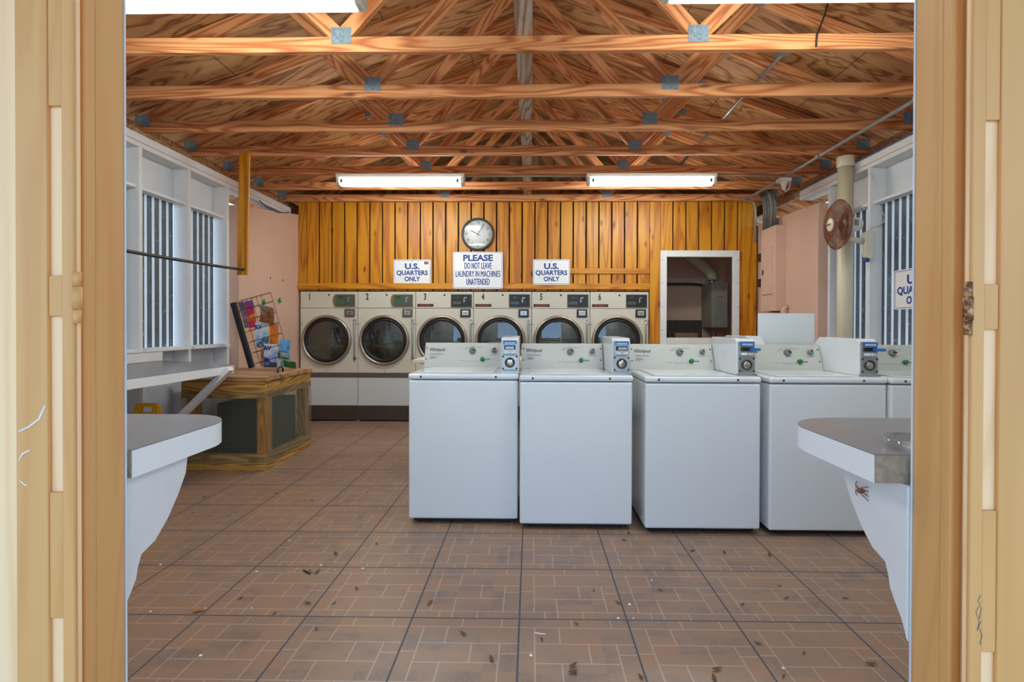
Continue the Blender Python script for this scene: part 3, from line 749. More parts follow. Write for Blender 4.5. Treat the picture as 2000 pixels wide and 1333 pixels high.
notes = ['at the end against the pink masonry', 'with an olive keypad, second from the pink masonry', 'with a red brand strip, half behind the end washer', 'below the long notice, behind the washers', 'next to last before the amber post', 'at the end beside the amber post and window']
for i in range(6):
    kd = 'old' if i < 2 else 'new'; src = dr_old if kd == 'old' else dr_new
    o = src if first[kd] else dup(src); first[kd] = False
    o.location = (DX0 + i*DW, YB - .015, 0); o.rotation_euler = (0, 0, 0)
    tag(o, 'coin tumble dryer numbered %d, %s' % (i + 1, notes[i]), 'dryer', 'numbered tumble dryers')
    o['_n'] = i + 1
dryers = [o for o in list(col.objects) if o.get('_n')]
for o in dryers:
    n_ = o['_n']; del o['_n']
    text('number', str(n_), .115, M['ink'], o, (.12, -.0015, 1.622), sx=.62, bold=.004)

# ------------------------------------------------------------------ washers
WW = .695; WZ = .953
def make_washer(lid_open=False, slide=False):
    """front panel at y = 0, base centre at the origin"""
    t = thing('washing_machine', None, 'washing machine')
    hw = WW/2
    MB().box(-hw + .004, hw - .004, 0, .655, .035, .908).obj('cabinet', M['enamel'], t, bevel=.012, seg=4)
    MB().box(-hw + .03, hw - .03, .04, .62, .012, .034).obj('base', M['black'], t)
    for sx_ in (-1, 1):
        for y_ in (.08, .58): MB().lathe([(0,0),(.022,0),(.022,.008),(.012,.012),(0,.012)], 14).obj('foot', M['black'], t, (sx_*(hw - .07), y_, 0))
    dk = MB().box(-hw, hw, -.006, .66, .912, WZ - .004).obj('top_deck', M['enamel'], t, bevel=.014, seg=4)
    sw = MB()
    for x_ in (-.265, .205): sw.lathe([(0, .003), (.007, .002), (.007, 0)], 10, M=Matrix.Translation((x_, -.006, .930)) @ Matrix.Rotation(PI/2, 4, 'X'))
    sw.obj('screws', M['screw'], dk)
    if not lid_open:
        MB().box(-.285, .190, .022, .445, WZ - .0035, WZ + .003).obj('lid', M['enamel'], t, bevel=.003)
    else:
        MB().box(-.22, .215, .425, .44, WZ + .012, WZ + .40).obj('lid', M['enamel'], t, bevel=.006, seg=3)
        hb = MB()
        for x_ in (-.18, 0, .17): hb.box(x_ - .03, x_ + .03, .418, .447, WZ - .003, WZ + .012)
        hb.obj('lid_hinge', M['console_blue'], t)
    # console, leaning back
    pr = [(.462, WZ - .004), (.655, WZ - .004), (.655, WZ + .12), (.60, WZ + .170), (.535, WZ + .172), (.527, WZ + .168)]
    cs = MB().prism(pr, 'x', -hw + .004, .230).obj('console', M['console'], t, bevel=.003)
    ang = math.atan2(.065, .172)
    F = Matrix.Translation((0, .462, WZ - .004)) @ Matrix.Rotation(-ang, 4, 'X')       # local z runs up the face, -y out of it
    rot = (PI/2 - ang, 0, 0)
    def on(x_, z_, d=.001): return F @ Vector((x_, -d, z_))
    K = F @ Matrix.Rotation(PI/2, 4, 'X')
    def knob(nm, x_, z_, r_, m_):
        o_ = MB().lathe([(r_*1.05, 0), (r_*1.05, .004), (r_, .006), (r_*.9, .02), (r_*.82, .024), (0, .024)], 28, M=F @ Matrix.Translation((x_, 0, z_)) @ Matrix.Rotation(PI/2, 4, 'X')).obj(nm, m_, cs)
        return o_
    k1 = knob('cycle_knob', .002, .128, .023, M['grey_knob'])
    MB().box(-.0035, .0035, -.028, -.0245, -.004, .022, M=F @ Matrix.Translation((.002, 0, .128)) @ Matrix.Rotation(R(100), 4, 'Y')).obj('pointer', M['black'], k1)
    k2 = knob('temperature_knob', .158, .128, .017, M['grey_knob'])
    MB().box(-.003, .003, -.028, -.0245, -.003, .017, M=F @ Matrix.Translation((.158, 0, .128)) @ Matrix.Rotation(R(30), 4, 'Y')).obj('pointer', M['black'], k2)
    knob('start_button', .076, .062, .0155, M['green'])
    text('start_text', 'START', .0125, M['ink'], cs, on(.115, .062), rot, bold=.0003)
    text('brand_text', 'Whirlpool', .034, M['ink'], cs, on(-.255, .135), rot, sx=.8, shear=.12, bold=.0005)
    pr_ = MB()
    def bar(x0, x1, z0, z1): pr_.box(x0, x1, -.0012, -.0002, z0, z1, M=F)
    for z_, a, b_ in ((.104, -.305, -.21), (.097, -.305, -.21), (.085, -.30, -.265), (.079, -.30, -.245), (.073, -.30, -.255), (.067, -.30, -.27)):
        bar(a, b_, z_ - .0012, z_ + .0012)
    bar(-.306, -.305, .064, .088)
    for i in range(5): bar(-.042 + i*.0155, -.034 + i*.0155, .050, .0535); 
    for i in range(5): bar(-.041 + i*.0155, -.035 + i*.0155, .042, .0435)
    bar(.044, .049, .049, .055); bar(-.09, -.055, .053, .055)
    for x0, x1, z_ in ((-.065, -.03, .142), (-.05, -.018, .155), (-.012, .012, .163), (.022, .05, .156), (.052, .075, .156), (-.012, .014, .098), (.13, .185, .098)): bar(x0, x1, z_ - .0012, z_ + .0012)
    for a in range(-60, 241, 30):
        ca, sa = math.cos(R(a)), math.sin(R(a)); bar(.158 + .026*ca - .004, .158 + .026*ca + .004, .128 + .026*sa - .001, .128 + .026*sa + .001)
    pr_.obj('panel_print', M['grey_ink'], cs)
    s2 = MB()
    for x_ in (-.33, .215):
        for z_ in (.065, .15): s2.lathe([(0, .003), (.005, .002), (.005, 0)], 8, M=F @ Matrix.Translation((x_, 0, z_)) @ Matrix.Rotation(PI/2, 4, 'X'))
    s2.obj('screws', M['screw'], cs)
    # coin box
    b0, b1 = .2335, .345
    prc = [(.085, WZ - .003), (.655, WZ - .003), (.655, WZ + .13), (.53, WZ + .225), (.12, WZ + .222), (.092, WZ + .205)]
    cb = MB().prism(prc, 'x', b0, b1).obj('coin_box', M['enamel'], t, bevel=.004)
    MB().box(b0 - .003, b1 + .003, .06, .085, WZ - .003, WZ + .008).obj('foot_plate', M['steel'], cb)
    MB().box(b0 + .005, b1 - .005, .075, .087, WZ + .015, WZ + .108).obj('vault_plate', M['steel'], cb, bevel=.002)
    c = Matrix.Translation(((b0 + b1)/2, .075, WZ + .062)) @ Matrix.Rotation(PI/2, 4, 'X')
    MB().lathe([(.033, 0), (.033, .006), (.024, .007), (.024, .003)], 28, M=c).obj('lock_ring', M['charcoal'], cb)
    MB().lathe([(.0235, 0), (.0235, .005), (.016, .008), (0, .008)], 24, M=c).box(-.002, .002, -.007, .007, .008, .0085, M=c).obj('lock', M['chrome'], cb)
    sc3 = MB()
    for x_ in (-.043, .043):
        for z_ in (-.038, .038): sc3.lathe([(0, .004), (.006, .003), (.006, 0)], 8, M=c @ Matrix.Translation((x_, z_, 0)))
    sc3.obj('screws', M['black'], cb)
    sl = MB().box(b0 + .008, b1 - .008, .072, .09, WZ + .116, WZ + .205).obj('coin_chute', M['steel'], cb, bevel=.002)
    MB().box(b0 + .014, b1 - .014, .066, .0715, WZ + .178, WZ + .202).obj('chute_label', M['blue_label'], sl)
    sv = MB()
    for i in range(7): sv.box(b0 + .024 + i*.0095, b0 + .029 + i*.0095, .064, .0665, WZ + .182, WZ + .192)
    sv.obj('coin_slots', M['sign'], sl)
    MB().box(b0 + .02, b1 - .02, .060, .0715, WZ + .146, WZ + .172).obj('slide_housing', M['black'], sl, bevel=.002)
    xo_ = .035 if slide else 0
    MB().box(b0 + .028 + xo_, b1 - .028 + xo_, .022 if slide else .038, .0595, WZ + .150, WZ + .166).obj('slide', M['steel' if not slide else 'blue_label'], sl, bevel=.002)
    MB().box(b0 + .02, b0 + .052, .060, .071, WZ + .122, WZ + .136).box(b1 - .052, b1 - .02, .060, .071, WZ + .122, WZ + .136).obj('return_flap', M['sign'], sl)
    return t
wa = make_washer(); wc = make_washer(slide=True)
for i, (x_, y_, src, lb) in enumerate(((-.4235, 3.265, wa, 'white coin washing machine at the open end of the front row'), (.277, 3.19, 'a', 'white coin washing machine second from the open end of the front row'),
        (1.03, 3.137, wc, 'white coin washing machine third in the front row, in the middle'), (1.762, 3.12, 'c', 'white coin washing machine fourth in the front row, before the open lid'), (2.46, 3.10, 'a', 'white coin washing machine mostly hidden behind the doorway jamb'))):
    o = src if not isinstance(src, str) else dup(wa if src == 'a' else wc)
    o.location = (x_, y_, 0); tag(o, lb, 'washing machine', 'front row of washing machines')
wo = make_washer(lid_open=True)
wo.location = (1.975, 4.515, 0); wo.rotation_euler = (0, 0, PI)
tag(wo, 'white coin washing machine facing away with its lid standing open', 'washing machine')
tb = thing('work_table', 'beige topped table behind the washing machines', 'table', (-.2, 4.95, 0))
MB().box(-.86, .86, -.3, .3, .915, .945).obj('table_top', M['ivory'], tb, bevel=.004)
for sx_ in (-1, 1):
    for sy_ in (-1, 1): MB().box(sx_*.76 - .03, sx_*.76 + .03, sy_*.25 - .03, sy_*.25 + .03, 0, .914).obj('leg', M['ivory'], tb, bevel=.003)

# ------------------------------------------------------------------ signs and clock
def sign(name, label, cx, cz, w, hgt, lines, loc=None, rotz=0, flag=False, grp=None):
    t = thing(name, label, 'sign', loc or (cx, YB - .008, cz), (0, 0, rotz), grp)
    r = .02
    def rr(w_, h_, r_):
        p = []
        for sx_, sz_, a0 in ((1, 1, 0), (-1, 1, 90), (-1, -1, 180), (1, -1, 270)):
            for a in range(0, 91, 18): p.append((sx_*(w_/2 - r_) + r_*math.cos(R(a0 + a)), sz_*(h_/2 - r_) + r_*math.sin(R(a0 + a))))
        return p
    MB().prism(rr(w, hgt, r), 'y', -.006, 0).obj('board', M['sign'], t)
    o_, i_ = rr(w - .02, hgt - .02, r*.8), rr(w - .028, hgt - .028, r*.65)
    bm = MB(); n = len(o_)
    for k in range(n):
        a, b_ = o_[k], o_[(k+1) % n]; c_, d_ = i_[(k+1) % n], i_[k]
        bm.quad([(a[0], -.0068, a[1]), (d_[0], -.0068, d_[1]), (c_[0], -.0068, c_[1]), (b_[0], -.0068, b_[1])])
    bm.obj('border_line', M['blue_ink'], t)
    for body, z_, size, sx_, bold in lines:
        text('lettering', body, size, M['blue_ink'], t, (0, -.0068, z_), width=sx_, bold=bold, thick=.0035 if bold < .002 else 0)
    if flag:
        MB().box(w/2 - .085, w/2 - .028, -.0075, -.0065, hgt/2 - .062, hgt/2 - .026).obj('flag', M['flag_red'], t)
        MB().box(w/2 - .085, w/2 - .06, -.0083, -.0076, hgt/2 - .046, hgt/2 - .026).obj('flag_canton', M['blue_ink'], t)
    s = MB()
    for z_ in (-hgt/2 + .02, hgt/2 - .02): s.lathe([(0, .003), (.005, .002), (.005, 0)], 8, M=Matrix.Translation((0, -.006, z_)) @ Matrix.Rotation(PI/2, 4, 'X'))
    s.obj('screws', M['screw'], t)
    return t
q = [('U.S.', .072, .10, .19, .004), ('QUARTERS', -.012, .082, .41, .003), ('ONLY', -.092, .082, .205, .003)]
sign('quarters_sign', 'U.S. quarters only sign with a small flag in its corner', -1.545, 1.945, .485, .325, q, flag=True, grp='U.S. quarters only signs')
sign('quarters_sign', 'U.S. quarters only sign above dryers five and six', .262, 1.945, .475, .325, q, loc=(.262, YB - .031, 1.945), grp='U.S. quarters only signs')
sign('quarters_sign', 'U.S. quarters only sign on the slatted wall below the fan', 0, 0, .48, .32, q, loc=(XR - .012, 4.10, 1.55), rotz=-PI/2, grp='U.S. quarters only signs')
sign('laundry_notice', 'large notice asking not to leave laundry unattended, below the clock', -.688, 1.966, .645, .475,
     [('PLEASE', .157, .11, .385, .0045), ('DO NOT LEAVE', .055, .115, .35, .0004), ('LAUNDRY IN MACHINES', -.05, .115, .575, .0), ('UNATTENDED', -.152, .115, .30, .0004)], loc=(-.688, YB - .031, 1.966))
ck = thing('wall_clock', 'round black rimmed wall clock above the large notice', 'clock', (-.69, YB - .006, 2.435))
TF = Matrix.Rotation(PI/2, 4, 'X')
MB().lathe([(.212, 0), (.212, .03), (.205, .04), (.193, .042), (.186, .03), (.186, .012)], 56, M=TF).obj('rim', M['charcoal'], ck)
MB().lathe([(.188, 0), (.188, .012), (0, .012)], 56, M=TF).obj('dial', M['sign'], ck)
for n_ in range(1, 13):
    a = R(90 - 30*n_); text('numeral', str(n_), .052, M['ink'], ck, (.148*math.cos(a), -.0125, .148*math.sin(a)))
tk = MB()
for k in range(60):
    a = 2*PI*k/60; tk.box(-.0015, .0015, -.0128, -.0122, .172, .178, M=Matrix.Rotation(a, 4, 'Y'))
tk.obj('minute_marks', M['ink'], ck)
MB().box(-.004, .004, -.016, -.0145, -.03, .105, M=Matrix.Rotation(R(-62), 4, 'Y')).obj('hour_hand', M['ink'], ck)
MB().box(-.003, .003, -.0185, -.017, -.035, .145, M=Matrix.Rotation(R(30), 4, 'Y')).obj('minute_hand', M['ink'], ck)
MB().lathe([(0, .034), (.1, .0335), (.1855, .031)], 48, M=TF).obj('cover_glass', M['pane'], ck)

# ------------------------------------------------------------------ counters
def counter_outline(x0, x1, y0, y1, r, side):
    """rectangle with one rounded corner at the free far end"""
    if side > 0: p = [(x0, y0), (x1, y0)] + [(x1 - r + r*math.cos(R(a)), y1 - r + r*math.sin(R(a))) for a in range(0, 91, 3)] + [(x0, y1)]
    else: p = [(x1, y1)] + [(x0 + r - r*math.cos(R(a)), y1 - r + r*math.sin(R(a))) for a in range(90, -1, -3)] + [(x0, y0), (x1, y0)]
    return p
def slab(parent, pts, z0, z1):
    MB().prism(pts, 'z', z0, z1 - .0025, 0).obj('edge_band', M['laminate_edge'], parent)
    MB().prism(pts, 'z', z1 - .0024, z1, 0).obj('top', M['laminate'], parent)
c1 = thing('folding_counter', 'white edged counter along the slatted wall with diagonal brace', 'counter', (XL + .006, 0, .951), (0, .05, 0))
slab(c1, counter_outline(0, .645, 1.95, 4.36, .12, 1), -.065, 0)
MB().box(0, .018, 1.95, 4.31, .001, .076).obj('back_upstand', M['white'], c1, bevel=.003)
MB().box(0, .93, -.035, .035, -.022, .022).obj('brace', M['white'], c1, (.065, 4.12, -.69), (0, -math.atan2(.62, .58), 0), bevel=.003)
MB().box(.012, .58, 4.10, 4.14, -.10, -.066).obj('bearer', M['white'], c1)
c2 = thing('folding_counter', 'small rounded counter inside the doorway near the long counter', 'counter')
slab(c2, counter_outline(-2.3, -1.02, 1.318, 1.85, .2, 1), .857, .930)
MB().box(-1.09, -1.0205, 1.3155, 1.3178, .858, .9275).obj('raw_edge', M['particle'], c2)
cp_ = [(1.302, .856), (1.575, .856), (1.565, .80), (1.53, .745), (1.485, .69), (1.435, .648), (1.384, .632), (1.372, .605), (1.365, .575), (1.345, .545), (1.325, .52), (1.312, .495), (1.302, .47)]
MB().prism(cp_, 'x', -1.075, -1.045).obj('bracket', M['white'], c2, bevel=.003)
c3 = thing('folding_counter', 'small rounded counter inside the doorway in front of the washers', 'counter')
slab(c3, counter_outline(.862, 2.3, 1.322, 1.85, .2, -1), .857, .930)
MB().box(.8625, 1.0, 1.319, 1.3218, .858, .9275).obj('raw_edge', M['particle'], c3)
MB().prism(cp_, 'x', .931, .961).obj('bracket', M['white'], c3, bevel=.003)
MB().lathe([(0, .003), (.075, .003), (.078, .0), (.088, .022), (.093, .022), (.083, -.0)], 32).obj('tmp', M['clear_plastic']).name = 'plastic_dish'
pd = bpy.data.objects['plastic_dish']; pd.location = (1.035, 1.39, .931); tag(pd, 'clear plastic dish on the small counter by the jamb', 'dish')
sp_ = thing('spider', 'small reddish brown spider on the white counter bracket', 'spider', (.9305, 1.475, .79))
MB().lathe([(0,-.012),(.006,-.008),(.008,0),(.005,.006),(.004,.008),(.005,.012),(0,.016)], 12).obj('body', M['fan_brown'], sp_, (-.006, 0, 0), (R(70), 0, 0))
lg = MB()
for s_ in (-1, 1):
    for k in range(4):
        a = -.02 + k*.013
        lg.tube([(-.005, 0, 0), (-.012, s_*.014, .004 + a*.5), (-.001, s_*.026, a)], .0012, 5)
lg.obj('legs', M['fan_brown'], sp_)

# hanging boards and clothes rod
for y_, lb in ((4.92, 'amber board hanging from the fourth truss holding the clothes rod'), (2.42, 'amber board hanging near the doorway holding the clothes rod')):
    o = MB().box(-.05, .05, -.019, .0, -1.15, 0).obj('hanging_board', M['board'], None, (-2.70, y_ - .0215, ZB + .02), (0, R(1.2), 0), bevel=.003)
    tag(o, lb, 'board', 'boards hanging from the trusses')
rd = [(-2.70 + .015*math.sin(k), 2.375 + (4.895 - 2.375)*k/12, 1.775 - .03*math.sin(PI*k/12)) for k in range(13)]
tag(MB().tube(rd, .0125, 10).obj('clothes_rod', M['rod']), 'dark iron clothes rod hanging along the slatted wall', 'rod')

# ------------------------------------------------------------------ mesh crate
cr = thing('mesh_crate', 'wooden crate with wire mesh sides and a hinged plank lid', 'crate', (0, 0, 0))
cx0, cx1, cy0, cy1, ch = -3.0, -2.275, 4.43, 5.36, .765
MB().box(cx0, cx1, cy0, cy0 + .038, .0, .14).obj('rail', M['crate'], cr, bevel=.003)
MB().box(cx1 - .038, cx1, cy0 + .039, cy1, .0, .14).obj('rail', M['crate_y'], cr, bevel=.003)
MB().box(cx0, cx1 - .04, cy1 - .038, cy1, .0, .14).obj('rail', M['crate'], cr)
MB().box(cx0, cx0 + .038, cy0 + .039, cy1 - .039, .0, .14).obj('rail', M['crate_y'], cr)
MB().box(cx0, cx1, cy0, cy0 + .038, .62, ch).obj('rail', M['crate'], cr, bevel=.003)
MB().box(cx1 - .038, cx1, cy0 + .039, cy1, .62, ch).obj('rail', M['crate_y'], cr, bevel=.003)
MB().box(cx0, cx1 - .04, cy1 - .038, cy1, .62, ch).obj('rail', M['crate'], cr)
for x_, y_ in ((cx1 - .09, cy0 + .04), (cx0 + .01, cy0 + .04), (cx1 - .09, cy1 - .13), (cx0 + .01, cy1 - .13), (cx0 + .3, cy0 + .04)):
    if x_ == cx0 + .3: continue
    MB().box(x_, x_ + .088, y_, y_ + .088, .01, ch - .001).obj('post', M['crate_z'], cr, bevel=.003)
ld = MB()
for i in range(6):
    w = (cx1 - cx0 + .03) / 1
    y0 = cy0 - .012 + i*.158
    ld.box(cx0 - .01, cx1 + .015, y0, y0 + .154, ch + .004, ch + .042)
lid = ld.obj('lid', M['lid_wood'], cr, bevel=.003)
MB().tube([(-2.36, 4.83, ch + .042), (-2.36, 4.83, ch + .075), (-2.36, 4.86, ch + .09), (-2.36, 4.90, ch + .09), (-2.36, 4.93, ch + .075), (-2.36, 4.93, ch + .042)], .009, 10).obj('handle', M['rod'], lid)
def mesh_panel(w, h_):
    m = MB(); st = .0155
    n = int(w/st)
    for i in range(n + 1): m.box(i*st - .0009, i*st + .0009, -.0009, .0009, 0, h_)
    for j in range(int(h_/st) + 1): m.box(0, w, -.0009, .0009, j*st - .0009, j*st + .0009)
    return m
mesh_panel(cx1 - cx0, .62).obj('wire_mesh', M['mesh_wire'], cr, (cx0, cy0 - .003, .06))
mesh_panel(cy1 - cy0, .62).obj('wire_mesh', M['mesh_wire'], cr, (cx1 + .003, cy0, .06), (0, 0, PI/2))
bx_ = MB().box(-.215, .215, -.30, .30, 0, .56)
tag(bx_.obj('storage_box', M['blackbox'], None, (-2.555, 4.86, .141 - .14), bevel=.01), 'dark box standing inside the wire mesh crate', 'box')

# rack of magazines on the crate
TH = -.28
rk = thing('magazine_rack', 'tilted black wire magazine rack on the crate', 'rack', (-2.62, 5.20, .874), (0, TH, 0))
MB().box(-.215, -.165, -.02, .02, 0, .68).obj('side_post', M['black'], rk, bevel=.004)
rw = MB()
for z_ in (.03, .14, .25, .36, .47, .58, .67):
    rw.tube([(-.19, 0, z_), (.20, 0, z_), (.20, -.05, z_), (-.1, -.05, z_)], .0025, 6)
for x_ in (-.1, 0, .1, .2): rw.tube([(x_, .003, 0), (x_, .003, .68)], .0022, 6)
for z_ in (.60, .64): 
    for k in range(5): rw.tube([(-.15 + k*.05, 0, z_ - .04), (-.15 + k*.05, 0, z_ + .04)], .002, 6)
rw.obj('wire_frame', M['wire'], rk)
def cover(name, stops, scale, seed):
    m, nt, b = newmat(name); tc = N(nt, 'ShaderNodeTexCoord')
    mp = N(nt, 'ShaderNodeMapping'); L(nt, tc.outputs['Object'], mp.inputs['Vector']); mp.inputs['Location'].default_value = (seed*3.1, seed*1.7, seed)
    nz = N(nt, 'ShaderNodeTexNoise', i_Scale=scale, i_Detail=4.0); L(nt, mp.outputs[0], nz.inputs['Vector'])
    sp = N(nt, 'ShaderNodeSeparateXYZ'); L(nt, tc.outputs['Object'], sp.inputs[0])
    f = mth(nt, 'MULTIPLY_ADD', sp.outputs[2], 2.2, mth(nt, 'MULTIPLY_ADD', nz.outputs[0], .7, .0))
    L(nt, ramp(nt, f, stops), b.inputs['Base Color']); b.inputs['Roughness'].default_value = .3
    return m
def mag(label, px, py, w, h_, y_, tilt, stops, title=None, curl=0, scale=18):
    x_ = (px - 1037) * y_ / 1020; z_ = CAMH - (py - 637) * y_ / 1020
    mt = cover('magazine_cover', stops, scale, random.random()*9)
    mb = MB(); n = 8
    for i in range(n):      # leaves of paper bent forward
        a0, a1 = i/n, (i+1)/n
        f = lambda a: -curl * a * a
        mb.quad([(-w/2, f(a0), a0*h_), (w/2, f(a0), a0*h_), (w/2, f(a1), a1*h_), (-w/2, f(a1), a1*h_)])
    bmesh.ops.remove_doubles(mb.bm, verts=mb.bm.verts, dist=1e-5)
    t = thing('magazine', label, 'magazine', (x_, y_, z_ - h_/2), (0, tilt, 0), 'magazines in the wire rack')
    o = mb.obj('cover', [mt], t)
    sdf = o.modifiers.new('thick', 'SOLIDIFY'); sdf.thickness = .006; sdf.offset = 0
    if title: text('title', title, .06, M['blue_ink'], t, (-.03, -.006, h_ - .045), bold=.002)
    return t
Wt = rgb(220,224,230)
mag('magazine with a red, orange and purple cover at the top of the rack', 490, 615, .085, .27, 5.17, -.2, [(.2, rgb(90,60,140)), (.45, rgb(210,30,60)), (.6, rgb(240,150,40)), (.7, rgb(200,30,50)), (.95, rgb(110,70,150))])
mag('thin grey brochure behind the red cover at the top of the rack', 478, 616, .05, .26, 5.185, -.25, [(.2, rgb(50,60,70)), (.6, rgb(130,120,130)), (.9, rgb(60,66,80))])
mag('dark magazine curling forward at the top of the rack', 516, 616, .14, .17, 5.12, .25, [(.2, rgb(60,50,44)), (.5, rgb(150,80,40)), (.8, rgb(160,160,150))], None, .08)
mag('upper of the two travel magazines titled RV', 509, 656, .125, .25, 5.168, -.06, [(.2, rgb(226,210,180)), (.42, rgb(50,60,80)), (.55, rgb(120,170,210)), (.75, Wt)], 'RV')
mag('orange brochure beside the upper RV magazine', 531, 656, .085, .21, 5.18, .02, [(.2, rgb(120,70,40)), (.5, rgb(230,130,30)), (.7, rgb(226,120,30)), (.9, rgb(220,130,120))])
mag('lower of the two travel magazines titled RV', 524, 697, .13, .235, 5.165, .02, [(.2, rgb(50,80,50)), (.45, rgb(60,60,80)), (.55, rgb(120,160,220)), (.8, Wt)], 'RV')
mag('thin red spined magazine left of the lower RV magazine', 510, 698, .05, .22, 5.182, .0, [(.2, rgb(200,180,160)), (.6, rgb(150,60,40)), (.9, rgb(220,200,180))])
mag('magazine with blue sky cover low in the rack', 549, 684, .11, .19, 5.14, .12, [(.2, rgb(90,70,50)), (.45, rgb(60,90,40)), (.6, rgb(100,160,220)), (.9, rgb(130,190,236))])
mag('pale blue and white folded leaflet low in the rack', 553, 705, .10, .14, 5.165, .18, [(.2, rgb(60,90,150)), (.5, rgb(120,180,200)), (.8, Wt)], None, .05)
mag('green magazine lying lowest, drooping from the rack', 563, 714, .12, .07, 5.10, .15, [(.2, rgb(30,80,40)), (.5, rgb(70,120,60)), (.8, rgb(200,210,190))], None, .04)
for (y_, z_, lb) in ((5.88, 1.515, 'scrap of green tape on the pink masonry, nearer the rack'), (6.25, 1.55, 'scrap of green tape on the pink masonry, nearer the dryers')):
    tag(MB().prism([(y_ - .04, z_), (y_ + .03, z_ + .04), (y_ + .06, z_ - .02), (y_, z_ - .04)], 'x', -3.0395, -3.0375).obj('tape_scrap', M['tape']), lb, 'tape', 'green tape scraps')

# yellow floor sign under the counter
ys = thing('wet_floor_sign', 'yellow plastic folding floor sign under the long counter', 'floor sign', (-2.86, 3.85, 0))
for s_, tl in ((-1, .14), (1, -.14)):
    m = MB()
    m.prism([(-.15, 0), (-.11, 0), (-.11, .06), (.11, .06), (.11, 0), (.15, 0), (.09, .64), (.07, .67), (.04, .67), (.04, .635), (.055, .60), (-.055, .60), (-.04, .635), (-.04, .67), (-.07, .67), (-.09, .64)], 'y', -.008, .008)
    m.box(-.04, .04, -.008, .008, .645, .67)
    m.obj('panel', M['yellow'], ys, (0, s_*.10, 0), (-tl*s_*s_ if s_ > 0 else -tl, 0, 0), bevel=.003)

# ------------------------------------------------------------------ wall fan
FN = thing('wall_fan', 'rusty brown caged wall fan on the white stud', 'fan', (2.96, 4.665, 2.06), (0, 0, 0))
hc = Vector((-.30, -.08, .075))           # centre of the cage
yaw_ = R(-4)
FT = Matrix.Translation(hc) @ Matrix.Rotation(yaw_, 4, 'Z') @ Matrix.Rotation(-PI/2, 4, 'Y')       # local z points along -x
cg = MB(); rad = .215
for k in range(96):
    a = 2*PI*k/96; ca, sa = math.cos(a), math.sin(a)
    for prof in ([(.05, .06), (.12, .052), (.185, .03), (rad, 0)], [(.05, -.052), (.13, -.048), (.19, -.028), (rad, 0)]):
        cg.tube([FT @ Vector((r_*ca, r_*sa, z_)) for r_, z_ in prof], .0016, 4, cap=False)
for r_, z_ in ((rad, 0), (.185, .03), (.12, .052), (.19, -.028), (.13, -.048)):
    cg.tube([FT @ Vector((r_*math.cos(2*PI*k/40), r_*math.sin(2*PI*k/40), z_)) for k in range(41)], .0032, 6, cap=False)
cg.obj('cage', M['fan_brown'], FN)
MB().lathe([(0, .072), (.045, .07), (.058, .062), (.058, .056), (0, .056)], 32, M=FT).obj('badge', M['ivory'], FN)
bl = MB()
for k in range(3):
    Mb = FT @ Matrix.Rotation(2*PI*k/3, 4, 'Z') @ Matrix.Rotation(R(16), 4, 'X')
    bl.prism([(.03, -.03), (.09, -.065), (.155, -.07), (.18, -.03), (.175, .035), (.13, .06), (.06, .04)], 'z', -.003, .003, M=Mb)
bl.lathe([(0, .04), (.03, .035), (.034, -.03), (0, -.03)], 20, M=FT)
bl.obj('blades', M['fan_blade'], FN)
MB().lathe([(0, -.056), (.06, -.057), (.064, -.08), (.06, -.16), (.045, -.19), (0, -.195)], 32, M=FT).obj('motor', M['fan_white'], FN)
MB().box(-.10 , -.065, -.155, -.152, -.02, .03, M=Matrix.Translation((hc.x + .20, hc.y + .08, hc.z))).obj('motor_label', M['grey_knob'], FN)
MB().tube([(-.22, -.07, -.04), (-.14, -.06, -.055), (-.06, -.04, -.06)], .026, 14).obj('arm', M['ivory'], FN)
MB().prism([(-.06, -.04), (-.055, .01), (-.02, .03), (.03, .03), (.03, -.2), (.0, -.22), (-.04, -.2), (-.05, -.12)], 'y', -.06, -.005).obj('bracket', M['ivory'], FN, bevel=.01)
MB().lathe([(0, .0), (.022, .0), (.022, -.02), (.015, -.028), (0, -.028)], 18).obj('dial', M['blue_ink'], FN, (-.02, -.035, -.215))
ft = text('brand_text', 'LASKO', .026, M['ink'], FN, (0, 0, 0))
ft.matrix_local = FT @ Matrix.Translation((0, 0, .073)) @ Matrix.Rotation(PI/2, 4, 'Z') @ Matrix.Rotation(PI, 4, 'Z')

# ------------------------------------------------------------------ litter on the floor
random.seed(21)
def leaf_mesh():
    m = MB(); n = 10; pts = []
    for k in range(n):
        a = 2*PI*k/n; pts.append((.018*math.cos(a)*(1 + .12*math.cos(2*a)), .008*math.sin(a)))
    vs = [m.bm.verts.new((x_, y_, .003 + 18*x_*x_*1.0 + abs(y_)*.35)) for x_, y_ in pts]
    c = m.bm.verts.new((0, 0, .0015)); fs = [m.bm.faces.new((c, vs[k], vs[(k+1) % n])) for k in range(n)]
    m._fin(fs, 0, True); m.tube([(.018, 0, .006), (.028, .001, .004)], .0007, 5)
    return m
lf = leaf_mesh().obj('dry_leaf', M['leaf'])
leaf_px = [(1160,1156),(1208,1180),(1118,1315),(1124,1316),(1400,1310),(1395,1328),(1530,1323),(1252,1325),(1119,1303),(1126,1220),(1058,1251),(1480,1259),(1536,1170),(1522,1146),(1352,1078),(1415,1081),(1503,1086),(1219,1057),(1228,1043),(536,1200),(602,1180),(620,1119),(697,1151),(736,1064),(656,1083),(618,1230),(400,972),(540,965),(610,980),(375,1003),(715,963),(652,1180),(470,1170),(1290,1155),(1450,1183),(1570,1278),(960,1290),(905,1240),(840,1180),(1650,1170),(1700,1300)]
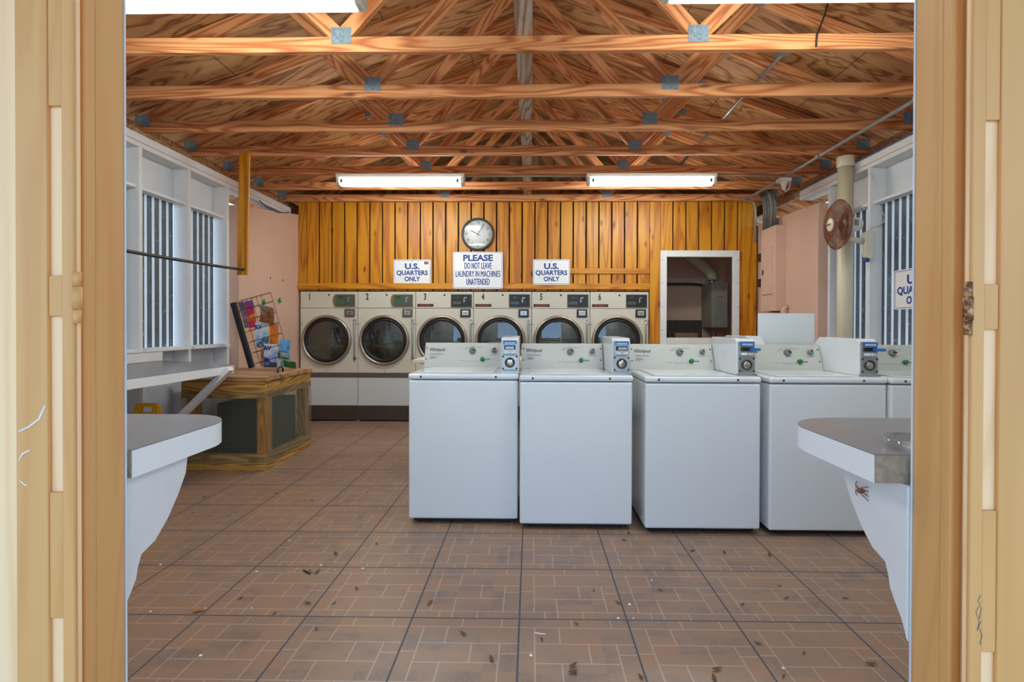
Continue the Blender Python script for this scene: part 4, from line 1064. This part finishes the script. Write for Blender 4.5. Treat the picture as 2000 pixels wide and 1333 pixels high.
for i, (px, py) in enumerate(leaf_px):
    o = lf if i == 0 else lf.copy()
    if i: col.objects.link(o)
    p = floor_at(px, py); o.location = (p.x, p.y, .0005); o.rotation_euler = (0, 0, random.uniform(0, 6.28)); s_ = random.uniform(.5, 1.0); o.scale = (s_, s_, s_)
    tag(o, 'small dry brown leaf fallen on the tiled floor', 'leaf', 'dry leaves on the floor')
o = leaf_mesh().obj('orange_leaf', M['leaf_o']); p = floor_at(387, 1196); o.location = (p.x, p.y, .0005); o.rotation_euler = (0, 0, .4); o.scale = (1.3, 1.3, 1.3)
tag(o, 'larger orange leaf on the floor below the doorway counter', 'leaf')
pm = MB().prism([(-.006, -.004), (.004, -.006), (.007, .003), (-.002, .006)], 'z', 0, .003).obj('paper_scrap', M['paper'])
for i, (px, py) in enumerate([(294,1196),(399,1190),(491,1189),(501,1118),(627,1105),(552,966),(565,1057),(654,1115),(708,1112),(392,1282),(1273,1135),(1230,1182),(1530,1307),(1037,1282),(1207,1209),(1237,1209),(314,1104)]):
    o = pm if i == 0 else pm.copy()
    if i: col.objects.link(o)
    p = floor_at(px, py); o.location = (p.x, p.y, .0005); o.rotation_euler = (0, 0, random.uniform(0, 6.28)); s_ = random.uniform(.5, 1.1); o.scale = (s_, s_, 1)
    tag(o, 'tiny white paper scrap on the tiled floor', 'paper scrap', 'paper scraps on the floor')
p = floor_at(1055, 1239)
tag(MB().tube([(-.022,.006,.002),(-.008,.0,.002),(.006,-.002,.002),(.022,-.005,.002)], .002, 6).obj('paper_strip', M['paper'], None, (p.x, p.y, 0)), 'white paper strip on the floor in front of the washers', 'paper strip')
p = floor_at(601, 1119)
tw = MB().tube([(-.03,.02,.003),(-.01,.0,.004),(.02,-.02,.003)], .004, 6).tube([(-.01,.0,.004),(.01,.015,.006)], .002, 5).tube([(.005,-.01,.004),(.03,-.005,.004)], .002, 5)
tag(tw.obj('dark_twig', M['black'], None, (p.x, p.y, 0)), 'dark twig on the open floor by the counters', 'twig')
